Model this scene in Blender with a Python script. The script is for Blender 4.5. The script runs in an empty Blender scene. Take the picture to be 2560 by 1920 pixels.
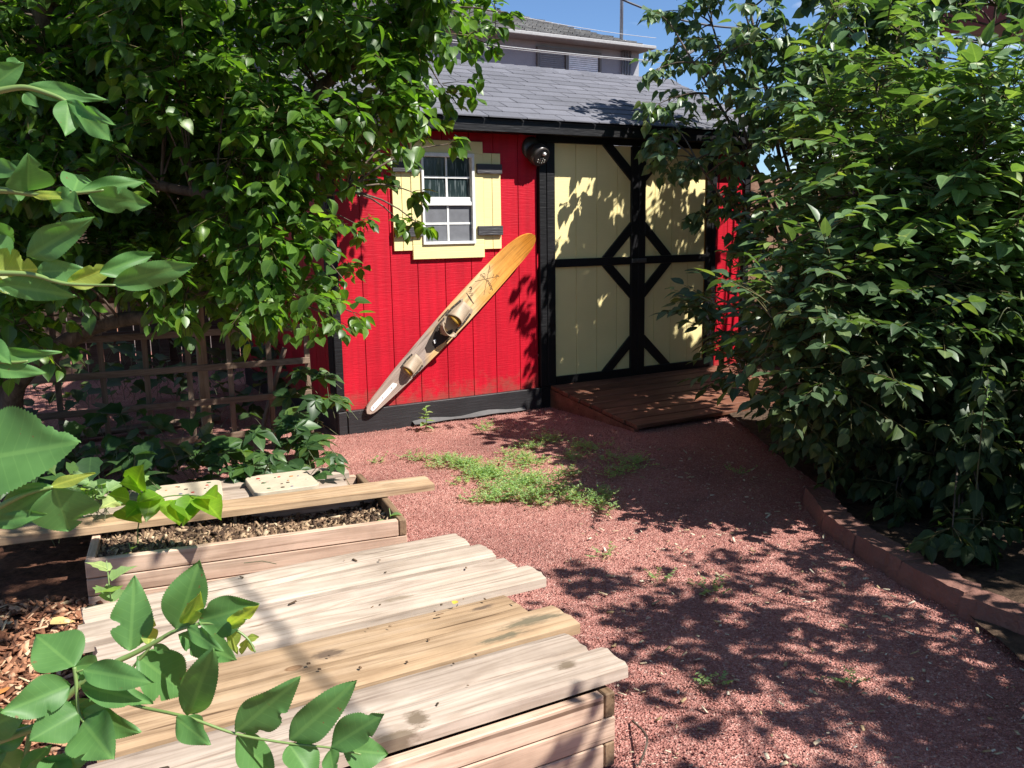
import bpy, bmesh, math, random
import numpy as np
from mathutils import Vector, Matrix
rng = np.random.default_rng(11); random.seed(5)
SC = bpy.context.scene
# ---------------------------------------------------------------- camera
CAMZ = 1.32; FPX = 2200.0
M3 = np.array([[0.99987757, -0.00270715, -0.01541175],   # right
               [0.0156477, 0.17298506, 0.98480014],      # up
               [0.0, 0.98492073, -0.17300624]])          # forward
cd = bpy.data.cameras.new("camera"); cam = bpy.data.objects.new("camera", cd)
SC.collection.objects.link(cam); SC.camera = cam
cd.sensor_width = 36; cd.lens = FPX / 2560 * 36; cd.clip_start = 0.02; cd.clip_end = 2000
cam.matrix_world = Matrix(((M3[0][0], M3[1][0], -M3[2][0], 0), (M3[0][1], M3[1][1], -M3[2][1], 0),
                           (M3[0][2], M3[1][2], -M3[2][2], CAMZ), (0, 0, 0, 1)))
# ---------------------------------------------------------------- light
LD = Vector((-0.776, 0.334, -1.0)).normalized()          # direction the sunlight travels
sl = bpy.data.lights.new("sun", 'SUN'); sl.energy = 5.0; sl.angle = math.radians(0.53); sl.color = (1, .955, .89)
so = bpy.data.objects.new("sun", sl); SC.collection.objects.link(so)
so.rotation_euler = LD.to_track_quat('-Z', 'Y').to_euler()
W = bpy.data.worlds.new("World"); SC.world = W; W.use_nodes = True
wt = W.node_tree; bg = wt.nodes["Background"]
sk = wt.nodes.new("ShaderNodeTexSky"); sk.sky_type = 'NISHITA'; sk.sun_disc = False
sk.sun_elevation = math.asin(-LD.z); sk.sun_rotation = math.atan2(-LD.x, -LD.y)
sk.altitude = 1500; sk.air_density = 1.0; sk.dust_density = .15; sk.ozone_density = 7.0
tc = wt.nodes.new("ShaderNodeTexCoord"); mp = wt.nodes.new("ShaderNodeMapping"); mp.inputs['Scale'].default_value = (3, 3, 9)
cn = wt.nodes.new("ShaderNodeTexNoise"); cn.inputs['Scale'].default_value = 1.1; cn.inputs['Detail'].default_value = 7
cr = wt.nodes.new("ShaderNodeValToRGB"); cr.color_ramp.elements[0].position = .56; cr.color_ramp.elements[1].position = .68
mx = wt.nodes.new("ShaderNodeMixRGB"); mx.inputs[2].default_value = (9, 9.2, 9.5, 1)
wt.links.new(tc.outputs['Generated'], mp.inputs[0]); wt.links.new(mp.outputs[0], cn.inputs[0]); wt.links.new(cn.outputs[0], cr.inputs[0])
wt.links.new(cr.outputs[0], mx.inputs[0]); wt.links.new(sk.outputs[0], mx.inputs[1]); wt.links.new(mx.outputs[0], bg.inputs[0])
bg.inputs[1].default_value = 0.08
SC.view_settings.view_transform = 'Standard'; SC.view_settings.look = 'None'
SC.view_settings.exposure = 0.98; SC.view_settings.gamma = 1.0
SC.cycles.max_bounces = 6; SC.cycles.transparent_max_bounces = 6; SC.cycles.diffuse_bounces = 3

# ---------------------------------------------------------------- pixel -> point helpers
def zz(ox, oy, s): return lambda x, y: (ox + x / s, oy + y / s)
q1 = zz(0, 0, 1.728); q3 = zz(0, 960, 1.728); zl = zz(0, 1380, 3.072); za = zz(0, 0, 3.16); zb = zz(500, 0, 3.16)
def at(px, py, d):
    c = np.array([(px - 1280) / FPX * d, -(py - 960) / FPX * d, d]); p = M3.T @ c
    return Vector((p[0], p[1], p[2] + CAMZ))
def rad(a): return math.radians(a)

# ---------------------------------------------------------------- objects
COL = SC.collection
def tag(o, label=None, cat=None, group=None, kind=None):
    if label: o['label'] = label
    if cat: o['category'] = cat
    if group: o['group'] = group
    if kind: o['kind'] = kind
    return o
def thing(name, label, cat, loc=(0, 0, 0), rz=0, group=None):
    o = bpy.data.objects.new(name, None); COL.objects.link(o); o.location = loc; o.rotation_euler = (0, 0, rz)
    o.empty_display_size = .1
    return tag(o, label, cat, group)
def link(name, me, mat, parent=None, loc=(0, 0, 0), rot=(0, 0, 0)):
    o = bpy.data.objects.new(name, me); COL.objects.link(o)
    for m in (mat if isinstance(mat, (list, tuple)) else [mat]): me.materials.append(m)
    o.location = loc; o.rotation_euler = rot
    if parent: o.parent = parent
    return o
class MB:
    def __init__(s): s.v = []; s.f = []
    def box(s, a, b):
        (x0, y0, z0), (x1, y1, z1) = a, b; n = len(s.v)
        s.v += [(x0, y0, z0), (x1, y0, z0), (x1, y1, z0), (x0, y1, z0), (x0, y0, z1), (x1, y0, z1), (x1, y1, z1), (x0, y1, z1)]
        s.f += [tuple(n + i for i in q) for q in ((0, 3, 2, 1), (4, 5, 6, 7), (0, 1, 5, 4), (1, 2, 6, 5), (2, 3, 7, 6), (3, 0, 4, 7))]
        return s
    def prism(s, pts, y0, y1):      # polygon in xz, extruded along y
        n = len(s.v); k = len(pts)
        s.v += [(x, y0, z) for x, z in pts] + [(x, y1, z) for x, z in pts]
        s.f.append(tuple(n + i for i in range(k))); s.f.append(tuple(n + k + i for i in reversed(range(k))))
        for i in range(k): j = (i + 1) % k; s.f.append((n + j, n + i, n + k + i, n + k + j))
        return s
    def slab(s, pts, z0, z1):       # polygon in xy, extruded along z
        n = len(s.v); k = len(pts)
        s.v += [(x, y, z0) for x, y in pts] + [(x, y, z1) for x, y in pts]
        s.f.append(tuple(n + i for i in reversed(range(k)))); s.f.append(tuple(n + k + i for i in range(k)))
        for i in range(k): j = (i + 1) % k; s.f.append((n + i, n + j, n + k + j, n + k + i))
        return s
    def tube(s, pts, rs, k=6, cap=True):
        pts = [Vector(p) for p in pts]; n0 = len(s.v)
        if not hasattr(rs, '__len__'): rs = [rs] * len(pts)
        up = Vector((0.12, .2, 1)).normalized()
        for i, p in enumerate(pts):
            d = (pts[min(i + 1, len(pts) - 1)] - pts[max(i - 1, 0)]);
            if d.length < 1e-9: d = Vector((0, 0, 1))
            d.normalize(); a = d.cross(up)
            if a.length < .05: a = d.cross(Vector((1, 0, 0)))
            a.normalize(); b = d.cross(a)
            for j in range(k):
                t = 2 * math.pi * j / k; q = p + (a * math.cos(t) + b * math.sin(t)) * rs[i]; s.v.append(tuple(q))
        for i in range(len(pts) - 1):
            for j in range(k):
                a0 = n0 + i * k + j; a1 = n0 + i * k + (j + 1) % k; s.f.append((a0, a1, a1 + k, a0 + k))
        if cap:
            s.f.append(tuple(n0 + j for j in reversed(range(k)))); e = n0 + (len(pts) - 1) * k; s.f.append(tuple(e + j for j in range(k)))
        return s
    def mesh(s, bevel=0, smooth=False, segs=1):
        me = bpy.data.meshes.new("m"); me.from_pydata(s.v, [], s.f)
        bm = bmesh.new(); bm.from_mesh(me)
        bmesh.ops.recalc_face_normals(bm, faces=bm.faces)
        if bevel: bmesh.ops.bevel(bm, geom=list(bm.edges), offset=bevel, segments=segs, affect='EDGES', profile=.6)
        bm.to_mesh(me); bm.free()
        if smooth: me.shade_smooth()
        return me
    def build(s, name, mat, parent=None, loc=(0, 0, 0), rot=(0, 0, 0), bevel=0, smooth=False, segs=1):
        me = s.mesh(bevel, smooth, segs); me.name = name; return link(name, me, mat, parent, loc, rot)
def arrmesh(name, V, F, mat, parent=None, smooth=True, UV=None, loc=(0, 0, 0)):
    V = np.asarray(V, np.float32); F = np.asarray(F, np.int32); k = F.shape[1]
    me = bpy.data.meshes.new(name); me.vertices.add(len(V)); me.vertices.foreach_set("co", V.ravel())
    me.loops.add(F.size); me.loops.foreach_set("vertex_index", F.ravel())
    me.polygons.add(len(F)); me.polygons.foreach_set("loop_start", np.arange(0, F.size, k, dtype=np.int32))
    me.polygons.foreach_set("loop_total", np.full(len(F), k, np.int32)); me.update(calc_edges=True)
    if UV is not None:
        l = me.uv_layers.new(name="UVMap"); l.data.foreach_set("uv", np.asarray(UV, np.float32)[F.ravel()].ravel())
    if smooth: me.shade_smooth()
    me.validate()
    return link(name, me, mat, parent, loc)

# ---------------------------------------------------------------- materials
def nmat(name, rough=.6, spec=.4):
    m = bpy.data.materials.new(name); m.use_nodes = True; t = m.node_tree; b = t.nodes["Principled BSDF"]
    b.inputs['Roughness'].default_value = rough; b.inputs['Specular IOR Level'].default_value = spec
    return m, t, b
def N(t, typ, **kw):
    n = t.nodes.new("ShaderNode" + typ)
    for k, v in kw.items():
        if k in n.inputs: n.inputs[k].default_value = v
        else: setattr(n, k, v)
    return n
def ramp(t, stops):
    n = t.nodes.new("ShaderNodeValToRGB"); e = n.color_ramp.elements
    while len(e) < len(stops): e.new(.5)
    for i, (p, c) in enumerate(stops): e[i].position = p; e[i].color = (*c, 1) if len(c) == 3 else c
    return n
def L(t, a, ai, b, bi): t.links.new(a.outputs[ai], b.inputs[bi])
def bump(t, b, src, strength=.3, dist=.005, out=0):
    n = N(t, "Bump"); n.inputs['Strength'].default_value = strength; n.inputs['Distance'].default_value = dist
    t.links.new(src.outputs[out], n.inputs['Height']); t.links.new(n.outputs[0], b.inputs['Normal'])
def paint(name, col, var=.12, rough=.55, bscale=(14, 14, 220), bstr=.35, bdist=.003, dirt=.0, spec=.35, wear=None):
    m, t, b = nmat(name, rough, spec); o = N(t, "TexCoord")
    mp = N(t, "Mapping"); mp.inputs['Scale'].default_value = bscale
    n1 = N(t, "TexNoise", Scale=1.0, Detail=5.0); L(t, o, 'Object', mp, 0); L(t, mp, 0, n1, 0)
    n2 = N(t, "TexNoise", Scale=3.1, Detail=6.0); L(t, o, 'Object', n2, 0)
    lo = tuple(c * (1 - var) for c in col); hi = tuple(min(1, c * (1 + var * .6)) for c in col)
    r = ramp(t, [(.3, lo), (.7, hi)]); L(t, n2, 0, r, 0)
    last = r
    if wear:
        n3 = N(t, "TexNoise", Scale=26.0, Detail=8.0, Roughness=.75); L(t, o, 'Object', n3, 0)
        r3 = ramp(t, [(.66, (0, 0, 0)), (.70, (1, 1, 1))]); L(t, n3, 0, r3, 0)
        mxx = N(t, "MixRGB"); mxx.inputs[2].default_value = (*wear, 1); L(t, r3, 0, mxx, 0); L(t, r, 0, mxx, 1); last = mxx
    L(t, last, 0, b, 'Base Color'); bump(t, b, n1, bstr, bdist)
    return m
def wood(name, c1, c2, c3, rough=.75, knots=True, ring=18.0, hue=0):
    m, t, b = nmat(name, rough, .2); o = N(t, "TexCoord"); oi = N(t, "ObjectInfo")
    def mul(a, c, col, fac):
        q = N(t, "MixRGB", blend_type='MULTIPLY'); q.inputs[0].default_value = fac; L(t, a, 0, q, 1); L(t, c, 0, q, 2); return q
    mu = N(t, "Math", operation='MULTIPLY'); mu.inputs[1].default_value = 53.0; L(t, oi, 'Random', mu, 0)
    cb = N(t, "CombineXYZ"); L(t, mu, 0, cb, 0); L(t, mu, 0, cb, 1)
    ad = N(t, "VectorMath", operation='ADD'); L(t, o, 'Object', ad, 0); L(t, cb, 0, ad, 1)
    def sc(v): q = N(t, "Mapping"); q.inputs['Scale'].default_value = v; L(t, ad, 0, q, 0); return q
    # growth rings: contour lines of a stretched noise, bent around knots
    kn = N(t, "TexVoronoi", Scale=1.0); L(t, sc((2.8, 6.5, 6.5)), 0, kn, 0)
    n0 = N(t, "TexNoise", Scale=1.0, Detail=1.5); L(t, sc((.75, 7.5, 7.5)), 0, n0, 0)
    kr = ramp(t, [(0, (1, 1, 1)), (.30, (0, 0, 0))]); L(t, kn, 0, kr, 0)
    s1 = N(t, "Math", operation='MULTIPLY_ADD'); s1.inputs[1].default_value = .10 if knots else .0; L(t, kr, 0, s1, 0); L(t, n0, 0, s1, 2)
    s2 = N(t, "Math", operation='MULTIPLY'); s2.inputs[1].default_value = ring * 9.0; L(t, s1, 0, s2, 0)
    s3 = N(t, "Math", operation='SINE'); L(t, s2, 0, s3, 0)
    mr = N(t, "MapRange"); mr.inputs[1].default_value = -1; mr.inputs[2].default_value = 1; L(t, s3, 0, mr, 0)
    n1 = N(t, "TexNoise", Scale=1.0, Detail=6.0, Roughness=.6); L(t, sc((1.6, 13, 13)), 0, n1, 0)
    base = ramp(t, [(.28, c1), (.5, c2), (.72, c3)]); L(t, n1, 0, base, 0)
    rg = ramp(t, [(0, (.80, .77, .74)), (.35, (.97, .96, .95)), (1, (1.04, 1.03, 1.02))]); L(t, mr, 0, rg, 0)
    last = mul(base, rg, None, .8)
    g = N(t, "TexNoise", Scale=1.0, Detail=4.0); L(t, sc((4, 130, 130)), 0, g, 0)
    gr = ramp(t, [(.27, (.50, .45, .42)), (.42, (.93, .92, .91)), (.6, (1.03, 1.03, 1.03))]); L(t, g, 0, gr, 0); last = mul(last, gr, None, .8)
    n5 = N(t, "TexNoise", Scale=3.2, Detail=6.0, Roughness=.65); L(t, ad, 0, n5, 0)
    r5 = ramp(t, [(.36, (.80, .78, .77)), (.58, (1.06, 1.05, 1.04))]); L(t, n5, 0, r5, 0); last = mul(last, r5, None, .9)
    cs = N(t, "TexNoise", Scale=1.0, Detail=3.0); L(t, sc((1.1, 34, 34)), 0, cs, 0)      # long drying cracks
    cr_ = ramp(t, [(.305, (.22, .17, .14)), (.325, (1, 1, 1))]); L(t, cs, 0, cr_, 0); last = mul(last, cr_, None, .75)
    if knots:
        r6 = ramp(t, [(.0, (.50, .38, .30)), (.04, (.66, .54, .45)), (.055, (.40, .28, .20)), (.075, (1, 1, 1))]); L(t, kn, 0, r6, 0); last = mul(last, r6, None, .8)
        n7 = N(t, "TexNoise", Scale=9.0, Detail=8.0, Roughness=.8); L(t, ad, 0, n7, 0)
        r7 = ramp(t, [(.69, (1, 1, 1)), (.76, (.28, .25, .23))]); L(t, n7, 0, r7, 0); last = mul(last, r7, None, .7)
    hs = N(t, "HueSaturation"); m2 = N(t, "MapRange"); m2.inputs[3].default_value = .84; m2.inputs[4].default_value = 1.10
    L(t, oi, 'Random', m2, 0); L(t, m2, 0, hs, 'Value'); L(t, last, 0, hs, 'Color'); L(t, hs, 0, b, 'Base Color')
    bump(t, b, g, .45, .002)
    return m
def leafm(name, c1, c2, rough=.4, trans=.35, spec=.5, vein=1.35, tcol=None, spots=False):
    m, t, b = nmat(name, rough, spec); g = N(t, "NewGeometry"); uv = N(t, "TexCoord")
    r = ramp(t, [(0, c1), (.8, c2), (1, tuple(min(1, c * k) for c, k in zip(c2, (1.7, 1.35, 1.0))))]); L(t, g, 'Random Per Island', r, 0)
    sx = N(t, "SeparateXYZ"); L(t, uv, 'UV', sx, 0)
    ab = N(t, "Math", operation='ABSOLUTE'); L(t, sx, 0, ab, 0)
    # side veins + midrib
    k = N(t, "Math", operation='MULTIPLY_ADD'); k.inputs[1].default_value = -.55; L(t, ab, 0, k, 0); L(t, sx, 1, k, 2)
    sn = N(t, "Math", operation='MULTIPLY'); sn.inputs[1].default_value = 55.0; L(t, k, 0, sn, 0)
    si = N(t, "Math", operation='SINE'); L(t, sn, 0, si, 0)
    rv = ramp(t, [(.90, (0, 0, 0)), (1.0, (.45, .45, .45))]); L(t, si, 0, rv, 0)
    rm = ramp(t, [(.012, (1, 1, 1)), (.03, (0, 0, 0))]); L(t, ab, 0, rm, 0)
    mxv = N(t, "MixRGB", blend_type='ADD'); mxv.inputs[0].default_value = 1; L(t, rv, 0, mxv, 1); L(t, rm, 0, mxv, 2)
    br = N(t, "MixRGB", blend_type='MULTIPLY'); br.inputs[0].default_value = 1; br.inputs[2].default_value = (vein * 1.1, vein, vein, 1); L(t, r, 0, br, 1)
    fin = N(t, "MixRGB"); L(t, mxv, 0, fin, 0); L(t, r, 0, fin, 1); L(t, br, 0, fin, 2)
    nn = N(t, "TexNoise", Scale=30.0, Detail=3.0); L(t, uv, 'Object', nn, 0)
    nr = ramp(t, [(.3, (.82, .85, .8)), (.7, (1.1, 1.08, 1.1))]); L(t, nn, 0, nr, 0)
    f2 = N(t, "MixRGB", blend_type='MULTIPLY'); f2.inputs[0].default_value = 1; L(t, fin, 0, f2, 1); L(t, nr, 0, f2, 2)
    if spots:
        sn_ = N(t, "TexNoise", Scale=95.0, Detail=3.0, Roughness=.6); L(t, uv, 'Object', sn_, 0); sr = ramp(t, [(.70, (0,) * 3), (.73, (1,) * 3)]); L(t, sn_, 0, sr, 0)
        f3 = N(t, "MixRGB"); f3.inputs[2].default_value = (.16, .10, .04, 1); L(t, sr, 0, f3, 0); L(t, f2, 0, f3, 1); f2 = f3
    L(t, f2, 0, b, 'Base Color'); bump(t, b, mxv, -.35, .002)
    tr = N(t, "BsdfTranslucent"); tm = N(t, "MixRGB", blend_type='MULTIPLY'); tm.inputs[0].default_value = 1
    tm.inputs[2].default_value = (*(tcol or (2.6, 2.7, .9)), 1); L(t, f2, 0, tm, 1); L(t, tm, 0, tr, 0)
    ms = N(t, "MixShader"); ms.inputs[0].default_value = trans; out = t.nodes["Material Output"]
    L(t, b, 0, ms, 1); L(t, tr, 0, ms, 2); L(t, ms, 0, out, 0)
    return m
def bark(name, c1, c2, sc=(30, 30, 6)):
    m, t, b = nmat(name, .85, .15); o = N(t, "TexCoord"); mp = N(t, "Mapping"); mp.inputs['Scale'].default_value = sc
    n = N(t, "TexNoise", Scale=1.0, Detail=6.0, Roughness=.7); L(t, o, 'Object', mp, 0); L(t, mp, 0, n, 0)
    r = ramp(t, [(.35, c1), (.65, c2)]); L(t, n, 0, r, 0); L(t, r, 0, b, 'Base Color'); bump(t, b, n, .9, .01); return m
def plain(name, col, rough=.5, metal=0, spec=.5):
    m, t, b = nmat(name, rough, spec); n = N(t, "TexNoise", Scale=22.0, Detail=4.0); o = N(t, "TexCoord"); L(t, o, 'Object', n, 0)
    r = ramp(t, [(.3, tuple(c * .86 for c in col)), (.7, tuple(min(1, c * 1.08) for c in col))]); L(t, n, 0, r, 0); L(t, r, 0, b, 'Base Color')
    b.inputs['Metallic'].default_value = metal; return m

RED = paint("red_siding_paint", (.46, .004, .018), .14, .5, (10, 10, 130), .55, .004, wear=(.30, .006, .016))
CREAM = paint("cream_paint", (.80, .68, .33), .07, .55, (12, 12, 120), .4, .003)
BLACK = paint("black_paint", (.009, .009, .0105), .3, .5, (12, 12, 90), .7, .004, spec=.3)
BLACKW = paint("worn_black_paint", (.022, .021, .023), .35, .5, (9, 60, 90), .6, .004, wear=(.10, .085, .08))
CHAR = paint("charcoal_grained_paint", (.055, .052, .058), .3, .55, (10, 90, 90), 1.0, .006)
WHITE = plain("white_vinyl", (.78, .78, .76), .35)
VIEW = dict()

def gravel_mat():
    m, t, b = nmat("red_gravel", .9, .15); o = N(t, "TexCoord")
    v = N(t, "TexVoronoi", Scale=160.0); L(t, o, 'Object', v, 0)
    r = ramp(t, [(0, (.29, .12, .10)), (.4, (.37, .165, .135)), (.75, (.43, .21, .175)), (.95, (.49, .27, .225)), (1, (.56, .40, .33))])
    sp = N(t, "SeparateColor"); L(t, v, 'Color', sp, 0); L(t, sp, 0, r, 0)
    n = N(t, "TexNoise", Scale=1.6, Detail=8.0, Roughness=.62); L(t, o, 'Object', n, 0)
    r2 = ramp(t, [(.34, (.74, .72, .72)), (.5, (1.03, 1.0, 1.0)), (.66, (1.22, 1.24, 1.22))]); L(t, n, 0, r2, 0)
    mm = N(t, "MixRGB", blend_type='MULTIPLY'); mm.inputs[0].default_value = 1; L(t, r, 0, mm, 1); L(t, r2, 0, mm, 2)
    n3 = N(t, "TexNoise", Scale=300.0, Detail=2.0); L(t, o, 'Object', n3, 0)
    r3 = ramp(t, [(.3, (.6, .6, .6)), (.7, (1.25, 1.25, 1.25))]); L(t, n3, 0, r3, 0)
    m3 = N(t, "MixRGB", blend_type='MULTIPLY'); m3.inputs[0].default_value = 1; L(t, mm, 0, m3, 1); L(t, r3, 0, m3, 2)
    L(t, m3, 0, b, 'Base Color'); bump(t, b, v, 1.0, .006)
    return m
def island(name, stops, rough=.85):
    m, t, b = nmat(name, rough, .2); g = N(t, "NewGeometry"); r = ramp(t, stops); L(t, g, 'Random Per Island', r, 0)
    n = N(t, "TexNoise", Scale=90.0, Detail=3.0); o = N(t, "TexCoord"); L(t, o, 'Object', n, 0)
    r2 = ramp(t, [(.3, (.7, .7, .7)), (.7, (1.15, 1.15, 1.15))]); L(t, n, 0, r2, 0)
    mm = N(t, "MixRGB", blend_type='MULTIPLY'); mm.inputs[0].default_value = 1; L(t, r, 0, mm, 1); L(t, r2, 0, mm, 2)
    L(t, mm, 0, b, 'Base Color'); bump(t, b, n, .4, .002); return m
def soil(name, c1, c2):
    m, t, b = nmat(name, .95, .1); o = N(t, "TexCoord"); n = N(t, "TexNoise", Scale=25.0, Detail=8.0, Roughness=.7); L(t, o, 'Object', n, 0)
    r = ramp(t, [(.35, c1), (.65, c2)]); L(t, n, 0, r, 0); L(t, r, 0, b, 'Base Color'); bump(t, b, n, 1, .02); return m

# ================================================================ SETTING
def sheet(name, x0, x1, y0, y1, nx, ny, z, amp, mat, flat=None, lumps=1.0):
    X, Y = np.meshgrid(np.linspace(x0, x1, nx), np.linspace(y0, y1, ny))
    Z = z + amp * (np.sin(X * 3.1 + 1) * np.cos(Y * 2.3) * .5 + np.sin(X * 7.3 + Y * 5.1) * .25 + rng.normal(0, .18, X.shape)) * lumps
    V = np.stack([X, Y, Z], -1).reshape(-1, 3); i = np.arange((ny - 1) * (nx - 1)); r = i // (nx - 1); c = i % (nx - 1); a = r * nx + c
    return arrmesh(name, V, np.stack([a, a + 1, a + nx + 1, a + nx], -1), mat)
def mud(m, h=.42, col=(.20, .075, .05)):
    t = m.node_tree; b = t.nodes["Principled BSDF"]; src = b.inputs['Base Color'].links[0].from_socket; o = N(t, "TexCoord"); sx = N(t, "SeparateXYZ"); L(t, o, 'Object', sx, 0)
    n = N(t, "TexNoise", Scale=11.0, Detail=8.0, Roughness=.7); L(t, o, 'Object', n, 0); a = N(t, "MapRange"); a.inputs[1].default_value = .12; a.inputs[2].default_value = h; a.inputs[3].default_value = .30; a.inputs[4].default_value = -.12; L(t, sx, 2, a, 0)
    ad = N(t, "Math", operation='ADD'); L(t, a, 0, ad, 0); L(t, n, 0, ad, 1); rr = ramp(t, [(.58, (0,) * 3), (.80, (.55,) * 3)]); L(t, ad, 0, rr, 0)
    st = N(t, "Mapping"); st.inputs['Scale'].default_value = (26, 26, 1.2); L(t, o, 'Object', st, 0); n2 = N(t, "TexNoise", Scale=1.0, Detail=5.0); L(t, st, 0, n2, 0); r2 = ramp(t, [(.35, (.86, .86, .86)), (.6, (1.05, 1.05, 1.05))]); L(t, n2, 0, r2, 0)
    q = N(t, "MixRGB", blend_type='MULTIPLY'); q.inputs[0].default_value = 1; t.links.new(src, q.inputs[1]); L(t, r2, 0, q, 2)
    x = N(t, "MixRGB"); x.inputs[2].default_value = (*col, 1); L(t, rr, 0, x, 0); L(t, q, 0, x, 1); L(t, x, 0, b, 'Base Color')
mud(RED)
GRV = gravel_mat()
tag(sheet("ground", -300, 300, -250, 500, 40, 40, -.16, .0, soil("dry_soil", (.10, .07, .05), (.17, .12, .09))), kind='structure')
tag(sheet("gravel_yard", -7, 5.5, -2, 14, 260, 330, -.004, .008, GRV), kind='structure')
MUL = soil("bark_mulch_base", (.06, .03, .02), (.17, .08, .05))
tag(sheet("mulch_path", -4.2, -1.12, .3, 3.9, 90, 90, .014, .012, MUL), kind='structure')
tag(sheet("planting_soil", 1.52, 5.2, -1.0, 8.2, 90, 160, .03, .02, soil("dark_garden_soil", (.045, .03, .022), (.12, .08, .055))), kind='structure')

# ================================================================ SHED
TH = 30.38454; P0 = Vector((-1.14375, 5.71102, 0)); LEN = 3.66; DEP = 2.4; HW = 2.02; RIDGE = 2.668
shed = thing("shed", "red wooden shed with cream double doors and grey shingled roof", "shed", P0, rad(TH))
def rv(u, off, z=0):     # shed frame (u along the wall, off towards the viewer) -> world
    t = rad(TH); return Vector((P0.x + u * math.cos(t) + off * math.sin(t), P0.y + u * math.sin(t) - off * math.cos(t), z))
def panel_groove(us, z0, z1, y0, y1, gw=.006):
    m = MB(); 
    for a, b in zip(us[:-1], us[1:]): m.box((a + gw / 2, y0, z0), (b - gw / 2, y1, z1))
    m.box((us[0], y0 + .006, z0 + .001), (us[-1], y1 - .001, z1 - .001))
    return m
# front wall panels around the openings
gr = [0.03, .20, .403, .600]
w = panel_groove([.03, .20, .403, .60], .15, 1.99, 0, .03)
g_ = .003
for a, b, zs in ((.60, .807, ((.15, 1.227), (1.834, 1.99))), (.807, 1.012, ((.15, 1.227), (1.834, 1.99))), (1.012, 1.2, ((.15, 1.227), (1.834, 1.99))), (1.2, 1.4, ((.15, 1.99),)), (1.4, 1.557, ((.15, 1.99),))):
    for z0, z1 in zs: w.box((a + g_, 0, z0), (b - g_, .03, z1))
w.box((.603, 0, 1.2272), (.642, .03, 1.8338)).box((1.04, 0, 1.2272), (1.197, .03, 1.8338))
w.box((.6, .006, .151), (1.557, .029, 1.226)).box((1.04, .006, 1.2262), (1.557, .029, 1.989))
w.build("wall", RED, shed)
MB().box((3.283, 0, .15), (3.427, .03, 1.99)).box((3.433, 0, .15), (3.617, .03, 1.99)).box((3.28, .006, .151), (3.62, .029, 1.989)).build("wall", RED, shed)
# side walls (left one seen), back wall, gables
sw = MB()
for i in range(12):
    a = .035 + i * .197; b = min(a + .191, DEP)
    if a < DEP: sw.box((.0, a, .15), (.03, b, HW))
sw.box((.006, .03, .151), (.028, DEP, HW - .002)); sw.build("side_wall", RED, shed)
gb = MB(); 
for i in range(12):
    a = .0 + i * .2; b = min(a + .194, DEP); h = lambda y: HW + (RIDGE - .05 - HW) * (1 - abs(y - 1.2) / 1.2)
    pts = [(a, HW), (b, HW), (b, h(b)), (a, h(a))]
    if a < 1.2 < b: pts = [(a, HW), (b, HW), (b, h(b)), (1.2, h(1.2)), (a, h(a))]
    n = len(gb.v); k = len(pts)
    gb.v += [(.0, y, z) for y, z in pts] + [(.02, y, z) for y, z in pts]
    gb.f += [tuple(n + i for i in range(k)), tuple(n + k + i for i in range(k))] + [(n + i, n + (i + 1) % k, n + k + (i + 1) % k, n + k + i) for i in range(k)]
gb.build("gable_wall", RED, shed)
MB().box((3.60, .035, .0), (3.63, DEP, HW)).build("side_wall", RED, shed)
MB().box((.03, DEP - .03, 0), (3.6, DEP, HW)).build("back_wall", RED, shed)
# corner trims, base board
MB().box((-.022, -.022, .152), (.032, -.001, 1.985)).build("corner_trim", BLACK, shed, bevel=.002)
MB().box((-.024, 0.001, .02), (-.001, .10, 1.985)).build("corner_trim", BLACK, shed, bevel=.002)
MB().box((3.60, -.022, .152), (3.665, -.001, 1.985)).build("corner_trim", BLACK, shed, bevel=.002)
MB().box((-.022, -.04, -.02), (.036, -.002, .148)).build("base_board", BLACKW, shed, bevel=.003)
MB().box((.043, -.04, -.02), (1.56, -.002, .150)).build("base_board", BLACKW, shed, bevel=.003)
MB().box((-.03, 0, -.02), (-.002, DEP, .148)).build("base_board", BLACKW, shed, bevel=.003)
MB().box((1.565, -.03, -.02), (3.66, -.002, .153)).build("base_board", BLACK, shed, bevel=.003)
# roof
RY0 = -.20; EZ = 2.052; RS = (RIDGE - EZ) / (1.2 - RY0); U0, U1 = -.14, 3.82
def shingle_mat(name, c1, c2, sp=.5):
    m, t, b = nmat(name, .9, .25); g = N(t, "NewGeometry"); o = N(t, "TexCoord")
    n = N(t, "TexNoise", Scale=420.0, Detail=2.0); L(t, o, 'Object', n, 0)
    n2 = N(t, "TexNoise", Scale=2.5, Detail=5.0); L(t, o, 'Object', n2, 0)
    r = ramp(t, [(0, c1), (1, c2)]); L(t, g, 'Random Per Island', r, 0)
    r2 = ramp(t, [(.35, (.5,) * 3), (.65, (1.35,) * 3)]); L(t, n, 0, r2, 0); r3 = ramp(t, [(.3, (.85,) * 3), (.7, (1.1,) * 3)]); L(t, n2, 0, r3, 0)
    a = N(t, "MixRGB", blend_type='MULTIPLY'); a.inputs[0].default_value = sp; L(t, r, 0, a, 1); L(t, r2, 0, a, 2)
    c = N(t, "MixRGB", blend_type='MULTIPLY'); c.inputs[0].default_value = 1; L(t, a, 0, c, 1); L(t, r3, 0, c, 2)
    L(t, c, 0, b, 'Base Color'); bump(t, b, n, .6, .003); return m
SH = shingle_mat("slate_grey_shingle", (.115, .117, .135), (.150, .152, .175))
SHD = plain("shingle_gap_felt", (.03, .03, .035), .9)
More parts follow.
